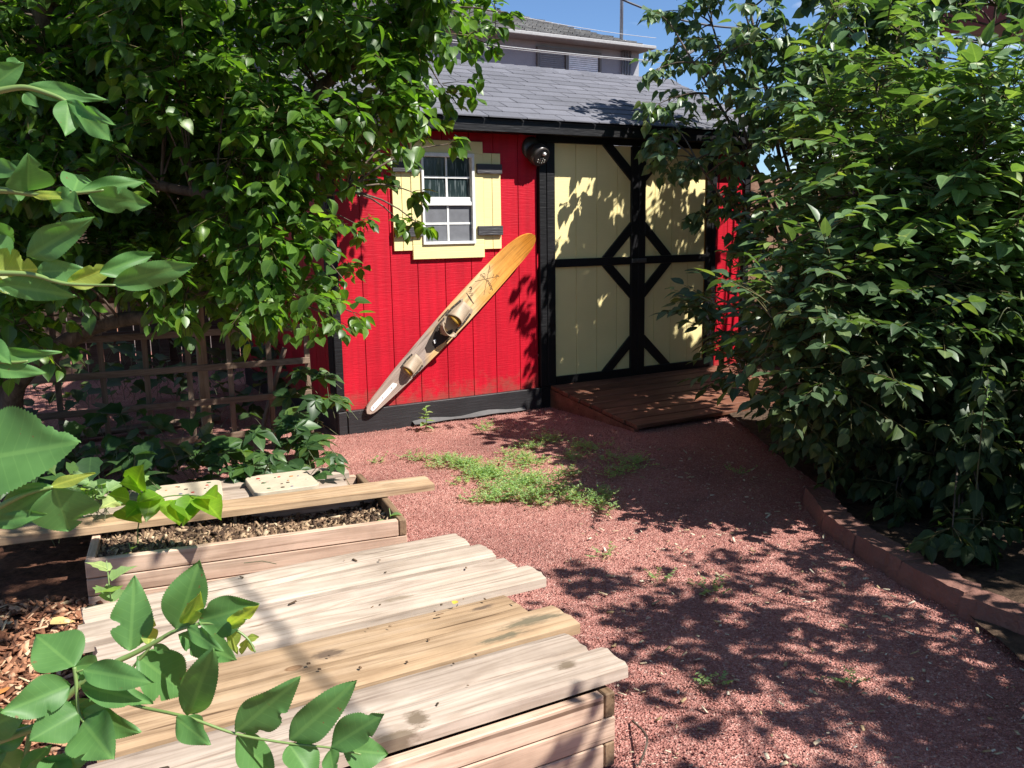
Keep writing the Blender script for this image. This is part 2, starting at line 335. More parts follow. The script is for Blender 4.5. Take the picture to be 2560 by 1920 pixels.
def roof_slab(side):
    # structural deck under the shingles
    m = MB(); 
    ya, yb = (RY0, 1.2) if side == 0 else (2.4 - RY0, 1.2)
    za, zb = EZ, RIDGE
    for u0, u1 in ((U0, U1),):
        m.v += [(u0, ya, za - .02), (u1, ya, za - .02), (u1, yb, zb - .02), (u0, yb, zb - .02), (u0, ya, za - .004), (u1, ya, za - .004), (u1, yb, zb - .004), (u0, yb, zb - .004)]
        m.f += [(0, 1, 2, 3), (4, 5, 6, 7), (0, 1, 5, 4), (1, 2, 6, 5), (2, 3, 7, 6), (3, 0, 4, 7)]
    return m
rf = roof_slab(0).build("roof", SHD, shed); roof_slab(1).build("roof", SHD, shed)
sh = MB(); nrow = 12; rl = 1.4 / nrow
for i in range(nrow):
    off = (i % 2) * .15 + random.uniform(-.03, .03); ya = RY0 - .032 + i * (rl + .0015); yb = ya + rl + .012; u = U0 - .01 - off
    za = EZ + (i * rl) * RS + .004; 
    while u < U1:
        a = max(u + .0035, U0 - .01); b = min(u + .30 - .0035, U1 + .01); u += .30
        if b - a < .02: continue
        d = random.uniform(0, .003); dz = random.uniform(0, .002); n = len(sh.v); z1 = za + (yb - ya) * RS
        sh.v += [(a, ya - d, za), (b, ya - d, za), (b, yb, z1 - .006), (a, yb, z1 - .006), (a, ya - d, za + .007 + dz), (b, ya - d, za + .007 + dz), (b, yb, z1 + .001), (a, yb, z1 + .001)]
        sh.f += [tuple(n + i for i in q) for q in ((0, 3, 2, 1), (4, 5, 6, 7), (0, 1, 5, 4), (1, 2, 6, 5), (2, 3, 7, 6), (3, 0, 4, 7))]
sh.build("shingles", SH, rf)
rc = MB(); u = U0
while u < U1:
    n = len(rc.v); b = min(u + .155, U1 + .01)
    for s_ in (-1, 1):
        n = len(rc.v); z0 = RIDGE + .022; z1 = RIDGE - .10 * RS + .016
        rc.v += [(u, 1.2, z0), (b, 1.2, z0 + .006), (b, 1.2 + s_ * .10, z1 + .006), (u, 1.2 + s_ * .10, z1), (u, 1.2, z0 - .006), (b, 1.2, z0), (b, 1.2 + s_ * .10, z1), (u, 1.2 + s_ * .10, z1 - .006)]
        rc.f += [tuple(n + i for i in q) for q in ((0, 1, 2, 3), (7, 6, 5, 4), (0, 1, 5, 4), (1, 2, 6, 5), (2, 3, 7, 6), (3, 0, 4, 7))]
    u += .13
rc.build("ridge_cap", SH, rf)
MB().box((U0, RY0 - .004, EZ - .085), (U1, RY0 + .016, EZ - .012)).build("fascia", BLACK, shed, bevel=.002)
MB().box((U0 + .003, RY0 + .018, EZ - .075), (U1 - .003, -.003, EZ - .062)).build("soffit", BLACK, shed)
for s_ in (0, 1):
    m = MB(); ya, yb = (RY0, 1.2) if s_ == 0 else (2.6, 1.2)
    n = 0; x0, x1 = U0 - .02, U0 - .002
    for x in (x0, x1): m.v += [(x, ya, EZ - .10), (x, ya, EZ - .01), (x, yb, RIDGE - .01), (x, yb, RIDGE - .11)]
    m.f = [(0, 1, 2, 3), (7, 6, 5, 4), (0, 1, 5, 4), (1, 2, 6, 5), (2, 3, 7, 6), (3, 0, 4, 7)]
    m.build("bargeboard", BLACK, shed)
# frieze over the doors
MB().box((1.56, -.026, 1.932), (3.60, -.001, 1.985)).build("door_header", BLACK, shed, bevel=.002)
# door frame posts (two boards each)
for a, b in ((1.562, 1.620), (1.626, 1.695), (3.172, 3.222), (3.228, 3.278)):
    MB().box((a, -.032, .156), (b, -.001, 1.93)).build("door_post", BLACK, shed, bevel=.002)
# double doors
def door(u0, u1, hinge):
    d = MB(); n = 4; w_ = (u1 - u0) / n; ys = -.014
    p = panel_groove([u0 + w_ * i for i in range(n + 1)], .158, 1.929, ys, .0, .005)
    do = p.build("door", CREAM, shed)
    x0, x1 = (u0, u1) if hinge == 'L' else (u1, u0)     # x0 hinge side, x1 meeting side
    sg = 1 if hinge == 'L' else -1; f0, f1 = ys - .022, ys - .0005
    MB().box((min(x1, x1 - sg * .066), f0, .158), (max(x1, x1 - sg * .066), f1, 1.929)).build("stile", BLACK, do, bevel=.002)
    xi = x1 - sg * .068
    lo, hi = min(x0, xi), max(x0, xi)
    MB().box((lo, f0, .158), (hi, f1, .222)).build("rail", BLACK, do, bevel=.002)
    MB().box((lo, f0, 1.038), (hi, f1, 1.098)).build("rail", BLACK, do, bevel=.002)
    def brace(za, zb):    # from the rail (za) to the stile (zb)
        s2 = 1 if zb > za else -1; w2 = .098; h = abs(zb - za)
        pts = [(xi - sg * .270, za), (xi - sg * .172, za), (xi - sg * .001, zb - s2 * w2), (xi - sg * .001, zb)]
        MB().prism(pts, f0 + .001, f1).build("brace", BLACK, do, bevel=.0015)
    brace(1.929, 1.671); brace(1.100, 1.362); brace(1.036, .775); brace(.224, .480)
    # thin orange unpainted edge
    return do
d1 = door(1.700, 2.463, 'L'); d2 = door(2.468, 3.166, 'R')
MB().box((2.395, -.052, 1.05), (2.535, -.0375, 1.082)).box((2.44, -.058, 1.058), (2.475, -.053, 1.076)).build("latch", plain("dull_steel", (.16, .16, .16), .45, .8), shed, bevel=.002)
MB().box((3.167, -.016, .2), (3.1705, -.002, 1.92)).build("door_edge_strip", plain("bare_edge_wood", (.55, .27, .06), .7), shed)
# window
wn = MB()
cs = .02
MB().box((.561, -.022, 1.834), (1.108, -.001, 1.916)).build("window_casing", CREAM, shed, bevel=.002)
MB().box((.561, -.022, 1.13), (1.108, -.001, 1.226)).build("window_casing", CREAM, shed, bevel=.002)
MB().box((.561, -.0215, 1.2262), (.634, -.001, 1.8338)).build("window_casing", CREAM, shed, bevel=.002)
MB().box((1.035, -.0215, 1.2262), (1.108, -.001, 1.8338)).build("window_casing", CREAM, shed, bevel=.002)
win = MB().box((.6342, -.034, 1.808), (1.0348, .01, 1.8337)).box((.6342, -.034, 1.2263), (1.0348, .01, 1.246)).box((.6342, -.0338, 1.2462), (.652, .01, 1.8078)).box((1.014, -.0338, 1.2462), (1.0348, .01, 1.8078)).build("window", WHITE, shed, bevel=.002)
MB().box((.6522, -.018, 1.500), (1.0138, .004, 1.543)).box((.6522, -.026, 1.487), (1.0138, -.0182, 1.512)).build("meeting_rail", WHITE, win, bevel=.0015)
for z0, z1, y in ((1.543, 1.808, -.004), (1.2465, 1.4868, -.012)):
    zc = (z0 + z1) / 2; um = MB().box((.826, y, z0), (.840, y + .006, z1)).box((.6523, y, zc - .007), (.8258, y + .006, zc + .007)).box((.8402, y, zc - .007), (1.0137, y + .006, zc + .007))
    um.build("muntin", WHITE, win)
def glass_mat(name, col, streak):
    m, t, b = nmat(name, .12, .6); o = N(t, "TexCoord"); mp = N(t, "Mapping"); mp.inputs['Scale'].default_value = (70, 1, 7); L(t, o, 'Object', mp, 0)
    n = N(t, "TexNoise", Scale=1.0, Detail=5.0); L(t, mp, 0, n, 0); r = ramp(t, [(.52, col), (.75, streak)]); L(t, n, 0, r, 0); L(t, r, 0, b, 'Base Color')
    rr = ramp(t, [(.4, (.08,) * 3), (.7, (.45,) * 3)]); L(t, n, 0, rr, 0); L(t, rr, 0, b, 'Roughness'); return m
MB().box((.6524, .0045, 1.5432), (1.0136, .007, 1.8076)).build("pane", glass_mat("dusty_dark_glass", (.018, .03, .032), (.16, .19, .19)), win)
MB().box((.6524, -.008, 1.247), (1.0136, -.0055, 1.4866)).build("insect_screen", plain("grey_mesh_screen", (.13, .135, .15), .7), win)
for (a, b) in ((1.1085, 1.250), (.426, .5608)):
    n = 2; w_ = (b - a) / n
    for i in range(n):
        z0, z1 = (1.187, 1.842) if a > 1 else (1.19, 1.850)
        MB().box((a + i * w_ + .0015, -.017, z0), (a + (i + 1) * w_ - .0015, -.001, z1)).build("shutter", CREAM, shed, bevel=.0015)
    a2, b2 = (1.053, 1.250) if a > 1 else (.426, .628)
    for z0, z1 in ((1.703, 1.768), (1.282, 1.347)):
        MB().box((a2, -.040, z0), (b2, -.0225, z1)).build("shutter_batten", CHAR, shed, bevel=.002)

# ---------------------------------------------------------------- wall light
lt = thing("wall_light", "round bronze motion light above the left door post", "light", rv(1.512, 0, 1.888), rad(TH))
lt.scale = (1.12, 1.12, 1.12)
BRZ = plain("bronze_plastic", (.045, .038, .034), .35)
def lathe(prof, k=28):
    m = MB(); 
    for i, (r, h) in enumerate(prof):
        for j in range(k): a = 2 * math.pi * j / k; m.v.append((r * math.cos(a), -h, r * math.sin(a)))
    for i in range(len(prof) - 1):
        for j in range(k): a = i * k + j; b = i * k + (j + 1) % k; m.f.append((a, b, b + k, a + k))
    m.f.append(tuple(range(k))); m.f.append(tuple((len(prof) - 1) * k + j for j in reversed(range(k)))); return m
lathe([(.070, .001), (.072, .012), (.062, .022), (.045, .028)]).build("mount", BRZ, lt, smooth=True)
hd = lathe([(.030, .02), (.055, .035), (.068, .06), (.071, .09), (.066, .112), (.056, .124), (.053, .122)]).build("lamp_head", BRZ, lt, rot=(rad(32), 0, rad(10)), smooth=True)
lathe([(.052, .121), (.050, .1235), (.001, .1237)]).build("lens_plate", plain("dark_lens", (.03, .03, .03), .15), hd, smooth=False)
lathe([(.012, .124), (.011, .132), (.004, .137)], 14).build("sensor", WHITE, hd, loc=(.006, 0, .026), smooth=True)
leds = MB()
for i in range(4):
    for j in range(2 if i in (0, 3) else 3):
        x = -.026 + i * .018; z = -.005 - j * .014 + (.0 if i in (0, 3) else .008)
        n = len(leds.v); q = lathe([(.0045, .1245), (.003, .1285)], 8); leds.v += [(a + x, b, c + z - .01) for a, b, c in q.v]; leds.f += [tuple(k + n for k in f) for f in q.f]
leds.build("led_bulbs", plain("led_white", (.6, .58, .5), .2), hd)

# ================================================================ WATER SKI
ANG = math.atan2(1.274 - .150, 1.455 - .183); SL = 1.735
tail = rv(.163, .062, .128)
ski = thing("water_ski", "worn wooden water ski with rubber bindings hung diagonally on the red wall", "water ski", tail, 0)
e_ = Vector((math.cos(rad(TH)), math.sin(rad(TH)), 0)); nn = Vector((math.sin(rad(TH)), -math.cos(rad(TH)), 0)); zz_ = Vector((0, 0, 1))
ax = (e_ * math.cos(ANG) + zz_ * math.sin(ANG)); ay = (-e_ * math.sin(ANG) + zz_ * math.cos(ANG))
R = Matrix((ax, ay, nn)).transposed(); ski.rotation_euler = R.to_euler()     # local x along ski, y across, z off the wall
def sw_(x):          # half width at x metres from the tail
    t = x / SL; pts = [(0, .0), (.006, .020), (.02, .034), (.06, .044), (.2, .064), (.4, .080), (.55, .086), (.7, .086), (.82, .082), (.9, .075), (.95, .064), (.98, .045), (.993, .027), (1, 0)]
    for (a, p), (b, q) in zip(pts[:-1], pts[1:]):
        if t <= b: return 1.12 * (p + (q - p) * (t - a) / (b - a))
    return 0
m_, t, b = nmat("varnished_ski_wood", .45, .4); o = N(t, "TexCoord"); sx = N(t, "SeparateXYZ"); L(t, o, 'Object', sx, 0)
mp = N(t, "Mapping"); mp.inputs['Scale'].default_value = (2.2, 45, 1); L(t, o, 'Object', mp, 0); n1 = N(t, "TexNoise", Scale=1.3, Detail=6.0, Distortion=1.0); L(t, mp, 0, n1, 0)
ns = N(t, "TexNoise", Scale=5.0, Detail=4.0); L(t, o, 'Object', ns, 0)
pw = N(t, "Math", operation='MULTIPLY_ADD'); pw.inputs[1].default_value = .55; L(t, ns, 0, pw, 0); L(t, sx, 0, pw, 2)
py = N(t, "Math", operation='MULTIPLY_ADD'); py.inputs[1].default_value = -1.3; L(t, sx, 1, py, 0); L(t, pw, 0, py, 2)
mr = N(t, "MapRange"); mr.inputs[1].default_value = .2; mr.inputs[2].default_value = 2.0; L(t, py, 0, mr, 0)
rr = ramp(t, [(0, (.40, .31, .25)), (.38, (.33, .27, .23)), (.46, (.62, .42, .19)), (.66, (.72, .53, .28)), (.75, (.70, .36, .09)), (1, (.66, .26, .03))]); L(t, mr, 0, rr, 0)
gr_ = ramp(t, [(.33, (.55, .5, .48)), (.6, (1.08, 1.05, 1.05))]); L(t, n1, 0, gr_, 0)
mm = N(t, "MixRGB", blend_type='MULTIPLY'); mm.inputs[0].default_value = .8; L(t, rr, 0, mm, 1); L(t, gr_, 0, mm, 2); L(t, mm, 0, b, 'Base Color'); bump(t, b, n1, .2, .001)
SKM = m_
def rise(x): return .05 * max(0, (x / SL - .82) / .18) ** 2
xs = [0, .006, .015, .03, .06] + [.1 + i * .05 for i in range(31)] + [1.63, 1.66, 1.69, 1.71, 1.724, 1.731, SL]
m = MB()
for x in xs:
    h = max(sw_(x), .0008); z = rise(x)
    m.v += [(x, -h, z + .002), (x, -h + min(.004, h * .3), z + .012), (x, h - min(.004, h * .3), z + .012), (x, h, z + .002), (x, h * .9, z), (x, -h * .9, z)]
for i in range(len(xs) - 1):
    for j in range(6): a = i * 6 + j; b_ = i * 6 + (j + 1) % 6; m.f.append((a, b_, b_ + 6, a + 6))
m.f.append(tuple(range(6))); m.f.append(tuple((len(xs) - 1) * 6 + j for j in range(6)))
skb = m.build("ski_board", SKM, ski)
SURF = .0122
RUB = plain("tan_rubber", (.34, .26, .18), .6); RUBD = plain("dark_rubber", (.035, .025, .02), .5); AMB = plain("amber_rubber_lining", (.42, .24, .03), .45)
ALU = plain("dark_metal_strip", (.09, .075, .065), .4, .5); SCR = plain("screw_head", (.6, .55, .48), .3, .7)
MB().slab([(.035, -.014), (.05, -.019), (.27, -.020), (.285, -.012), (.27, .016), (.05, .012), (.036, .006)], SURF, SURF + .0025).build("fin_plate", WHITE, ski)
for x in (.06, .15, .24): lathe([(.005, 0), (.004, .002)], 10).build("screw", SCR, ski, loc=(x, -.003, SURF + .003), rot=(rad(-90), 0, 0))
def strap(x0, x1, hw0, hw1, rise0, rise1, name, mat, flare=0, thick=.004, nseg=14, lip=.0):
    """rubber foot cover arching across the ski from x0 (narrow, closed) to x1 (open)"""
    m = MB(); nx = 8
    for i in range(nx + 1):
        f = i / nx; x = x0 + (x1 - x0) * f; hw = hw0 + (hw1 - hw0) * f; rz_ = rise0 + (rise1 - rise0) * f ** 1.3
        for j in range(nseg + 1):
            a = math.pi * j / nseg; xx = x + (flare * math.sin(a) if i == nx else flare * math.sin(a) * f ** 3)
            m.v.append((xx, -hw * math.cos(a), SURF + .002 + rz_ * math.sin(a) ** .8 if 0 < j < nseg else SURF + .002))
    k = nseg + 1; n0 = len(m.v)
    m.v += [(x, y * .94, max(z - thick, SURF + .0005)) for x, y, z in m.v]
    for i in range(nx):
        for j in range(nseg):
            a = i * k + j; m.f.append((a, a + 1, a + k + 1, a + k)); m.f.append((n0 + a + k, n0 + a + k + 1, n0 + a + 1, n0 + a))
    for j in range(nseg): a = nx * k + j; m.f.append((a, a + 1, n0 + a + 1, n0 + a)); m.f.append((n0 + j, n0 + j + 1, j + 1, j))
    return m.build(name, mat, ski, smooth=True)
def plate(pts, w=.007, n=4):
    m = MB(); 
    for (x0, y0), (x1, y1) in zip(pts[:-1], pts[1:]):
        d = Vector((x1 - x0, y1 - y0)).normalized(); p = Vector((-d.y, d.x)) * w
        m.slab([(x0 - p.x, y0 - p.y), (x1 - p.x, y1 - p.y), (x1 + p.x, y1 + p.y), (x0 + p.x, y0 + p.y)], SURF + .0045, SURF + .0068)
    pl = m.build("metal_strip", ALU, ski)
    a, b_ = Vector(pts[0]), Vector(pts[-1])
    for i in range(n):
        f = (i + .5) / n; q = Vector(pts[0]).lerp(Vector(pts[1]), f * 2) if len(pts) == 3 and f < .5 else (Vector(pts[1]).lerp(Vector(pts[2]), f * 2 - 1) if len(pts) == 3 else a.lerp(b_, f))
        lathe([(.0035, 0), (.0028, .0015)], 8).build("screw", SCR, pl, loc=(q.x, q.y, SURF + .007), rot=(rad(-90), 0, 0))
def flatpad(pts, name, mat, z0=.0, z1=.0035): return MB().slab(pts, SURF + z0, SURF + z1).build(name, mat, ski, bevel=.001)
# front foot
flatpad([(.80, -.070), (1.02, -.066), (1.035, -.050), (1.02, .045), (1.035, .058), (1.01, .070), (.86, .074), (.80, .062)], "binding_base", RUB)
strap(1.025, .865, .040, .058, .012, .072, "front_toe_piece", RUB, flare=.03)
strap(1.02, .87, .036, .053, .010, .066, "toe_lining", AMB, flare=-.012, thick=.002)
plate([(.86, .066), (.93, .070), (1.01, .060)]); plate([(.84, -.066), (.92, -.070), (1.0, -.060)])
# heel cup
def heel():
    m = MB(); k = 18; rows = [(0, .046, .055), (.02, .045, .054), (.045, .040, .050), (.062, .036, .048), (.075, .040, .056)]
    for z, rx, ry in rows:
        for j in range(k + 1):
            a = math.pi * (.42 + 1.16 * j / k); fl = 1 + (0.30 if z > .07 else 0) * abs(math.sin(a))
            m.v.append((.80 + rx * 1.15 * math.cos(a), ry * math.sin(a) * fl, SURF + .003 + z * (1 - .35 * (1 - abs(math.cos(a - math.pi))))))
    for i in range(len(rows) - 1):
        for j in range(k): a = i * (k + 1) + j; m.f.append((a, a + 1, a + k + 2, a + k + 1))
    o = m.build("heel_cup", RUB, ski, smooth=True); s = o.modifiers.new("s", 'SOLIDIFY'); s.thickness = .004; return o
heel()
flatpad([(.67, -.045), (.72, -.06), (.80, -.064), (.83, -.04), (.74, .0), (.83, .05), (.81, .066), (.75, .062), (.66, .038), (.60, .018), (.585, -.016), (.61, -.038)], "heel_plate", RUBD, .0005, .005)
plate([(.745, .028), (.77, .052), (.835, .062)], .006, 4)
flatpad([(.66, -.010), (.675, -.014), (.69, .006), (.672, .012)], "white_clip", WHITE, .006, .016)
plate([(.86, -.072), (.73, -.070)], .004, 3); plate([(.80, .0805), (.90, .082)], .004, 3)
# rear toe strap
flatpad([(.38, -.060), (.50, -.066), (.515, -.05), (.50, .045), (.50, .06), (.39, .056), (.37, .03)], "binding_base", RUB)
strap(.52, .385, .036, .046, .014, .058, "rear_toe_piece", RUB, flare=.02)
strap(.515, .39, .032, .042, .010, .052, "toe_lining", AMB, flare=-.012, thick=.002)
plate([(.385, .050), (.44, .057), (.50, .055)], .006, 3); plate([(.40, -.060), (.45, -.063), (.50, -.056)], .006, 3)
# printed marks: crossed poles, banner lettering
INK = plain("brown_ink", (.05, .028, .02), .6); INK2 = plain("sepia_ink", (.12, .075, .03), .6)
mk = MB()
def stroke(pts, w=.0016):
    for (x0, y0), (x1, y1) in zip(pts[:-1], pts[1:]):
        d = Vector((x1 - x0, y1 - y0))
        if d.length < 1e-6: continue
        d.normalize(); p = Vector((-d.y, d.x)) * w
        mk.slab([(x0 - p.x, y0 - p.y), (x1 - p.x, y1 - p.y), (x1 + p.x, y1 + p.y), (x0 + p.x, y0 + p.y)], SURF + .0002, SURF + .0006)
stroke([(1.181, .077), (1.32, -.012)]); stroke([(1.342, .078), (1.169, -.04)]); stroke([(1.342, .078), (1.315, .045), (1.30, .052)], .0012)
stroke([(1.32, -.012), (1.345, -.030), (1.335, -.005), (1.312, -.03)], .0014); stroke([(1.30, .0), (1.325, .01)], .0022); stroke([(1.262, .074), (1.275, .066), (1.268, .052)], .0014)
mk.build("crossed_poles_print", INK2, ski)
mk = MB()
stroke([(1.079, .066), (1.076, .042)], .0022); stroke([(1.076, .043), (1.071, .0)], .0052); stroke([(1.071, .001), (1.068, -.028)], .0034)
stroke([(1.120, .078), (1.133, .072), (1.128, .058), (1.112, .060)], .0036); stroke([(1.095, .060), (1.118, .048), (1.090, .045), (1.115, .032), (1.088, .030), (1.108, .018)], .0011)
stroke([(1.228, -.046), (1.246, -.054), (1.238, -.066)], .0026); stroke([(1.215, -.050), (1.205, -.060), (1.216, -.068)], .0012)
mk.build("banner_print", INK, ski)
word = "CHALLENGER"
for i, ch in enumerate(word):
    cu = bpy.data.curves.new("c", 'FONT'); cu.body = ch; cu.size = .0225; cu.extrude = .0002; cu.align_x = 'CENTER'; cu.resolution_u = 2
    to = bpy.data.objects.new("tmp", cu); COL.objects.link(to)
    dg = bpy.context.evaluated_depsgraph_get(); me = bpy.data.meshes.new_from_object(to.evaluated_get(dg)); bpy.data.objects.remove(to)
    a = -.75 + 1.5 * i / (len(word) - 1); r_ = .085
    # arc across the ski, reading across from the upper-left edge
    cx, cy = 1.235, .0
    x = 1.225 + .024 * math.cos(a * 1.3); y = .018 - .058 * a / .75
    link("letter", me, INK, ski, (x, y, SURF + .0008), (0, 0, -math.pi / 2 - a * .35))

# ================================================================ RAMP in front of doors
DECKR = wood("red_stained_deck", (.11, .048, .030), (.18, .078, .048), (.25, .115, .075), .6, knots=False)
rp = thing("door_ramp", "low red stained plank ramp in front of the double doors", "ramp", rv(1.64, 1.07, 0), rad(TH))
L_ = 1.80; sl_ = math.atan2(.115, 1.03)
for i in range(8):
    y0 = i * .131; zc = .030 + (y0 + .065) * math.tan(sl_)
    MB().box((-L_ / 2, -.060, -.013), (L_ / 2, .060, .013)).build("deck_board", DECKR, rp, loc=(L_ / 2 + random.uniform(-.006, .006), y0 + .065, zc), rot=(sl_, 0, 0), bevel=.003)
RW = wood("red_ramp_side", (.11, .048, .032), (.18, .08, .052), (.25, .12, .08), .65, knots=False)
for x in (.0, L_ / 2, L_ - .035):
    m = MB(); m.v = [(x + .002, 0.03, -.01), (x + .036, .03, -.01), (x + .036, 1.045, -.01), (x + .002, 1.045, -.01), (x + .002, .03, .014), (x + .036, .03, .014), (x + .036, 1.045, .128), (x + .002, 1.045, .128)]
    m.f = [(0, 3, 2, 1), (4, 5, 6, 7), (0, 1, 5, 4), (1, 2, 6, 5), (2, 3, 7, 6), (3, 0, 4, 7)]; m.build("joist", RW, rp)

# ================================================================ RAISED BEDS AND PLANKS
WP = wood("pale_sunbleached_wood", (.36, .295, .235), (.43, .36, .29), (.49, .415, .34), ring=7)
WT = wood("tan_weathered_wood", (.33, .22, .13), (.42, .295, .18), (.47, .35, .235), ring=7)
WG = wood("grey_pink_weathered_wood", (.33, .265, .21), (.42, .345, .28), (.48, .41, .34), ring=10)
WB = wood("bed_board_wood", (.43, .30, .22), (.54, .39, .29), (.60, .47, .36), ring=6)
WE = wood("dark_end_grain", (.13, .085, .05), (.21, .14, .085), (.28, .20, .125), knots=False)
WO = wood("old_grey_lath", (.12, .085, .06), (.20, .145, .105), (.27, .205, .155), knots=False)
def warped(Lx, Wy, T, seg=14, jag=.004, warp=.003, seed=0):
    """board along +x from 0 with slightly ragged ends and uneven edges"""
    r = random.Random(seed); m = MB(); rows = 6
    ph = r.uniform(0, 6); 
    endj = [[r.uniform(-jag, jag) for _ in range(rows + 1)] for _ in range(2)]
    for lv in (1, 0):
        for i in range(seg + 1):
            f = i / seg
            for j in range(rows + 1):
                g = j / rows; x = Lx * f + (endj[0][j] if i == 0 else (endj[1][j] if i == seg else 0))
                ed = (r.uniform(-.0012, .0012) if j in (0, rows) else 0); z = warp * math.sin(ph + f * 4) + (warp * .5 * (2 * g - 1) ** 2) * math.sin(ph)
                if lv == 1 and j in (0, rows): z -= .005
                m.v.append((x, (g - .5) * (Wy + ed), z + (0 if lv else -T)))
    K = rows + 1; n0 = (seg + 1) * K
    for i in range(seg):
        for j in range(rows):
            a = i * K + j; m.f.append((a, a + K, a + K + 1, a + 1)); m.f.append((n0 + a, n0 + a + 1, n0 + a + K + 1, n0 + a + K))
        for j in (0, rows): a = i * K + j; m.f.append((a, a + K, n0 + a + K, n0 + a))
    for i in (0, seg):
        for j in range(rows): a = i * K + j; m.f.append((a, a + 1, n0 + a + 1, n0 + a))
    return m
def bed_box(o, Lx, Wy, H, name_lab=None):
    hh = H / 3
    for lay in range(3):
        z0 = lay * hh; z1 = z0 + hh - .003; thru = (lay == 1)
        x0, x1 = (0, Lx) if thru else (.034, Lx - .034)
        if not thru: x0 = 0
        for yy in (0, Wy - .03):
            m = MB().box((-(x1 - x0) / 2, -.015, -(z1 - z0) / 2), ((x1 - x0) / 2, .015, (z1 - z0) / 2))
            m.build("bed_board", WB, o, loc=((x0 + x1) / 2, yy + .015, (z0 + z1) / 2), bevel=.003)
        a, b_ = (.031, Wy - .031) if thru else (0, Wy)
        MB().box((-(b_ - a) / 2, -.015, -(z1 - z0) / 2), ((b_ - a) / 2, .015, (z1 - z0) / 2)).build("bed_board", WE if not thru else WB, o, loc=(Lx - .016, (a + b_) / 2, (z0 + z1) / 2), rot=(0, 0, rad(90)), bevel=.003)
        MB().box((-(Wy - .062) / 2, -.015, -(z1 - z0) / 2), ((Wy - .062) / 2, .015, (z1 - z0) / 2)).build("bed_board", WB, o, loc=(.016, Wy / 2, (z0 + z1) / 2), rot=(0, 0, rad(90)), bevel=.003)
A2 = rad(29); e2 = Vector((math.cos(A2), math.sin(A2))); f2 = Vector((-math.sin(A2), math.cos(A2))); C2 = Vector((.243, 2.0))
LB2 = 1.10
o2 = C2 - e2 * LB2
bed2 = thing("raised_bed", "wooden raised bed nearest the camera, covered by eight loose planks", "raised bed", (o2.x, o2.y, 0), A2, "wooden raised beds")
bed_box(bed2, LB2, 1.10, .20)
planks = [(1.165, 1.019, .110, -1.115, WP, "pale plank farthest from the camera on the front bed"),
          (1.014, .874, .140, -1.135, WP, "second pale plank from the back on the front bed"),
          (.868, .752, .150, -1.10, WG, "narrow greyish third plank from the back on the front bed, with a torn knot"),
          (.746, .612, .178, -1.09, WP, "pale fourth plank from the back, its end sticking out over the gravel"),
          (.600, .445, .012, -1.12, WT, "tan plank on the front bed with the shortest right end and a dark burnt patch"),
          (.440, .288, .086, -1.14, WT, "tan plank with a moss blackened right end beside the shortest plank"),
          (.283, .152, .026, -1.16, WG, "pinkish grey strongly grained plank next to the frontmost plank"),
          (.147, .018, .058, -1.18, WG, "frontmost plank on the bed with thick rotten split edge")]
PL = []
for i, (ta, tb, se, ss, mt, lab) in enumerate(planks):
    p = C2 + e2 * ss + f2 * ((ta + tb) / 2)
    o = warped(se - ss, (ta - tb) - .008, .034, 18, .005, .0028, i).build("plank", mt, None, (p.x, p.y, .2365 + (0, .003, -.002, .006, -.004, .001, -.003, .007)[i]), (random.uniform(-.012, .012), 0, A2 + random.uniform(-.003, .003)), bevel=0)
    tag(o, lab, "plank", "planks laid over the front raised bed"); PL.append(o)
# stains with a shape of their own: burnt patch, blackened mossy end, rotten edge
def stain(idx, spots, col):
    o = PL[idx]; m = o.data.materials[0].copy(); m.name = "stained_" + m.name; o.data.materials[0] = m; t = m.node_tree; b = t.nodes["Principled BSDF"]
    for (cx, cy, rx, ry, lo) in spots:
        src = b.inputs['Base Color'].links[0].from_socket; c = N(t, "TexCoord"); mp = N(t, "Mapping"); mp.inputs['Location'].default_value = (-cx / rx, -cy / ry, 0); mp.inputs['Scale'].default_value = (1 / rx, 1 / ry, 0)
        L(t, c, 'Object', mp, 0); ln = N(t, "VectorMath", operation='LENGTH'); L(t, mp, 0, ln, 0)
        n = N(t, "TexNoise", Scale=28.0, Detail=7.0, Roughness=.75); q = N(t, "Mapping"); q.inputs['Scale'].default_value = (.5, 1.6, 1); L(t, c, 'Object', q, 0); L(t, q, 0, n, 0)
        a = N(t, "Math", operation='MULTIPLY_ADD'); a.inputs[1].default_value = 2.2; L(t, n, 0, a, 0); a.inputs[2].default_value = -1.1 + lo
        d = N(t, "Math", operation='ADD'); t.links.new(ln.outputs['Value'], d.inputs[0]); L(t, a, 0, d, 1)
        rr = ramp(t, [(.55, (.85,) * 3), (1.0, (0,) * 3)]); L(t, d, 0, rr, 0); x = N(t, "MixRGB"); x.inputs[2].default_value = (*col, 1); L(t, rr, 0, x, 0); t.links.new(src, x.inputs[1]); L(t, x, 0, b, 'Base Color')
stain(4, [(.551, -.036, .055, .032, .1), (1.03, .02, .06, .02, .25)], (.10, .07, .05)); stain(5, [(1.12, .004, .14, .035, .2), (1.0, -.04, .12, .02, .2)], (.11, .10, .065)); stain(7, [(.683, -.015, .035, .05, .15), (.60, -.055, .10, .022, .1), (1.10, .02, .05, .03, .3)], (.13, .095, .06)); stain(3, [(.795, .03, .09, .022, .25)], (.22, .17, .12))

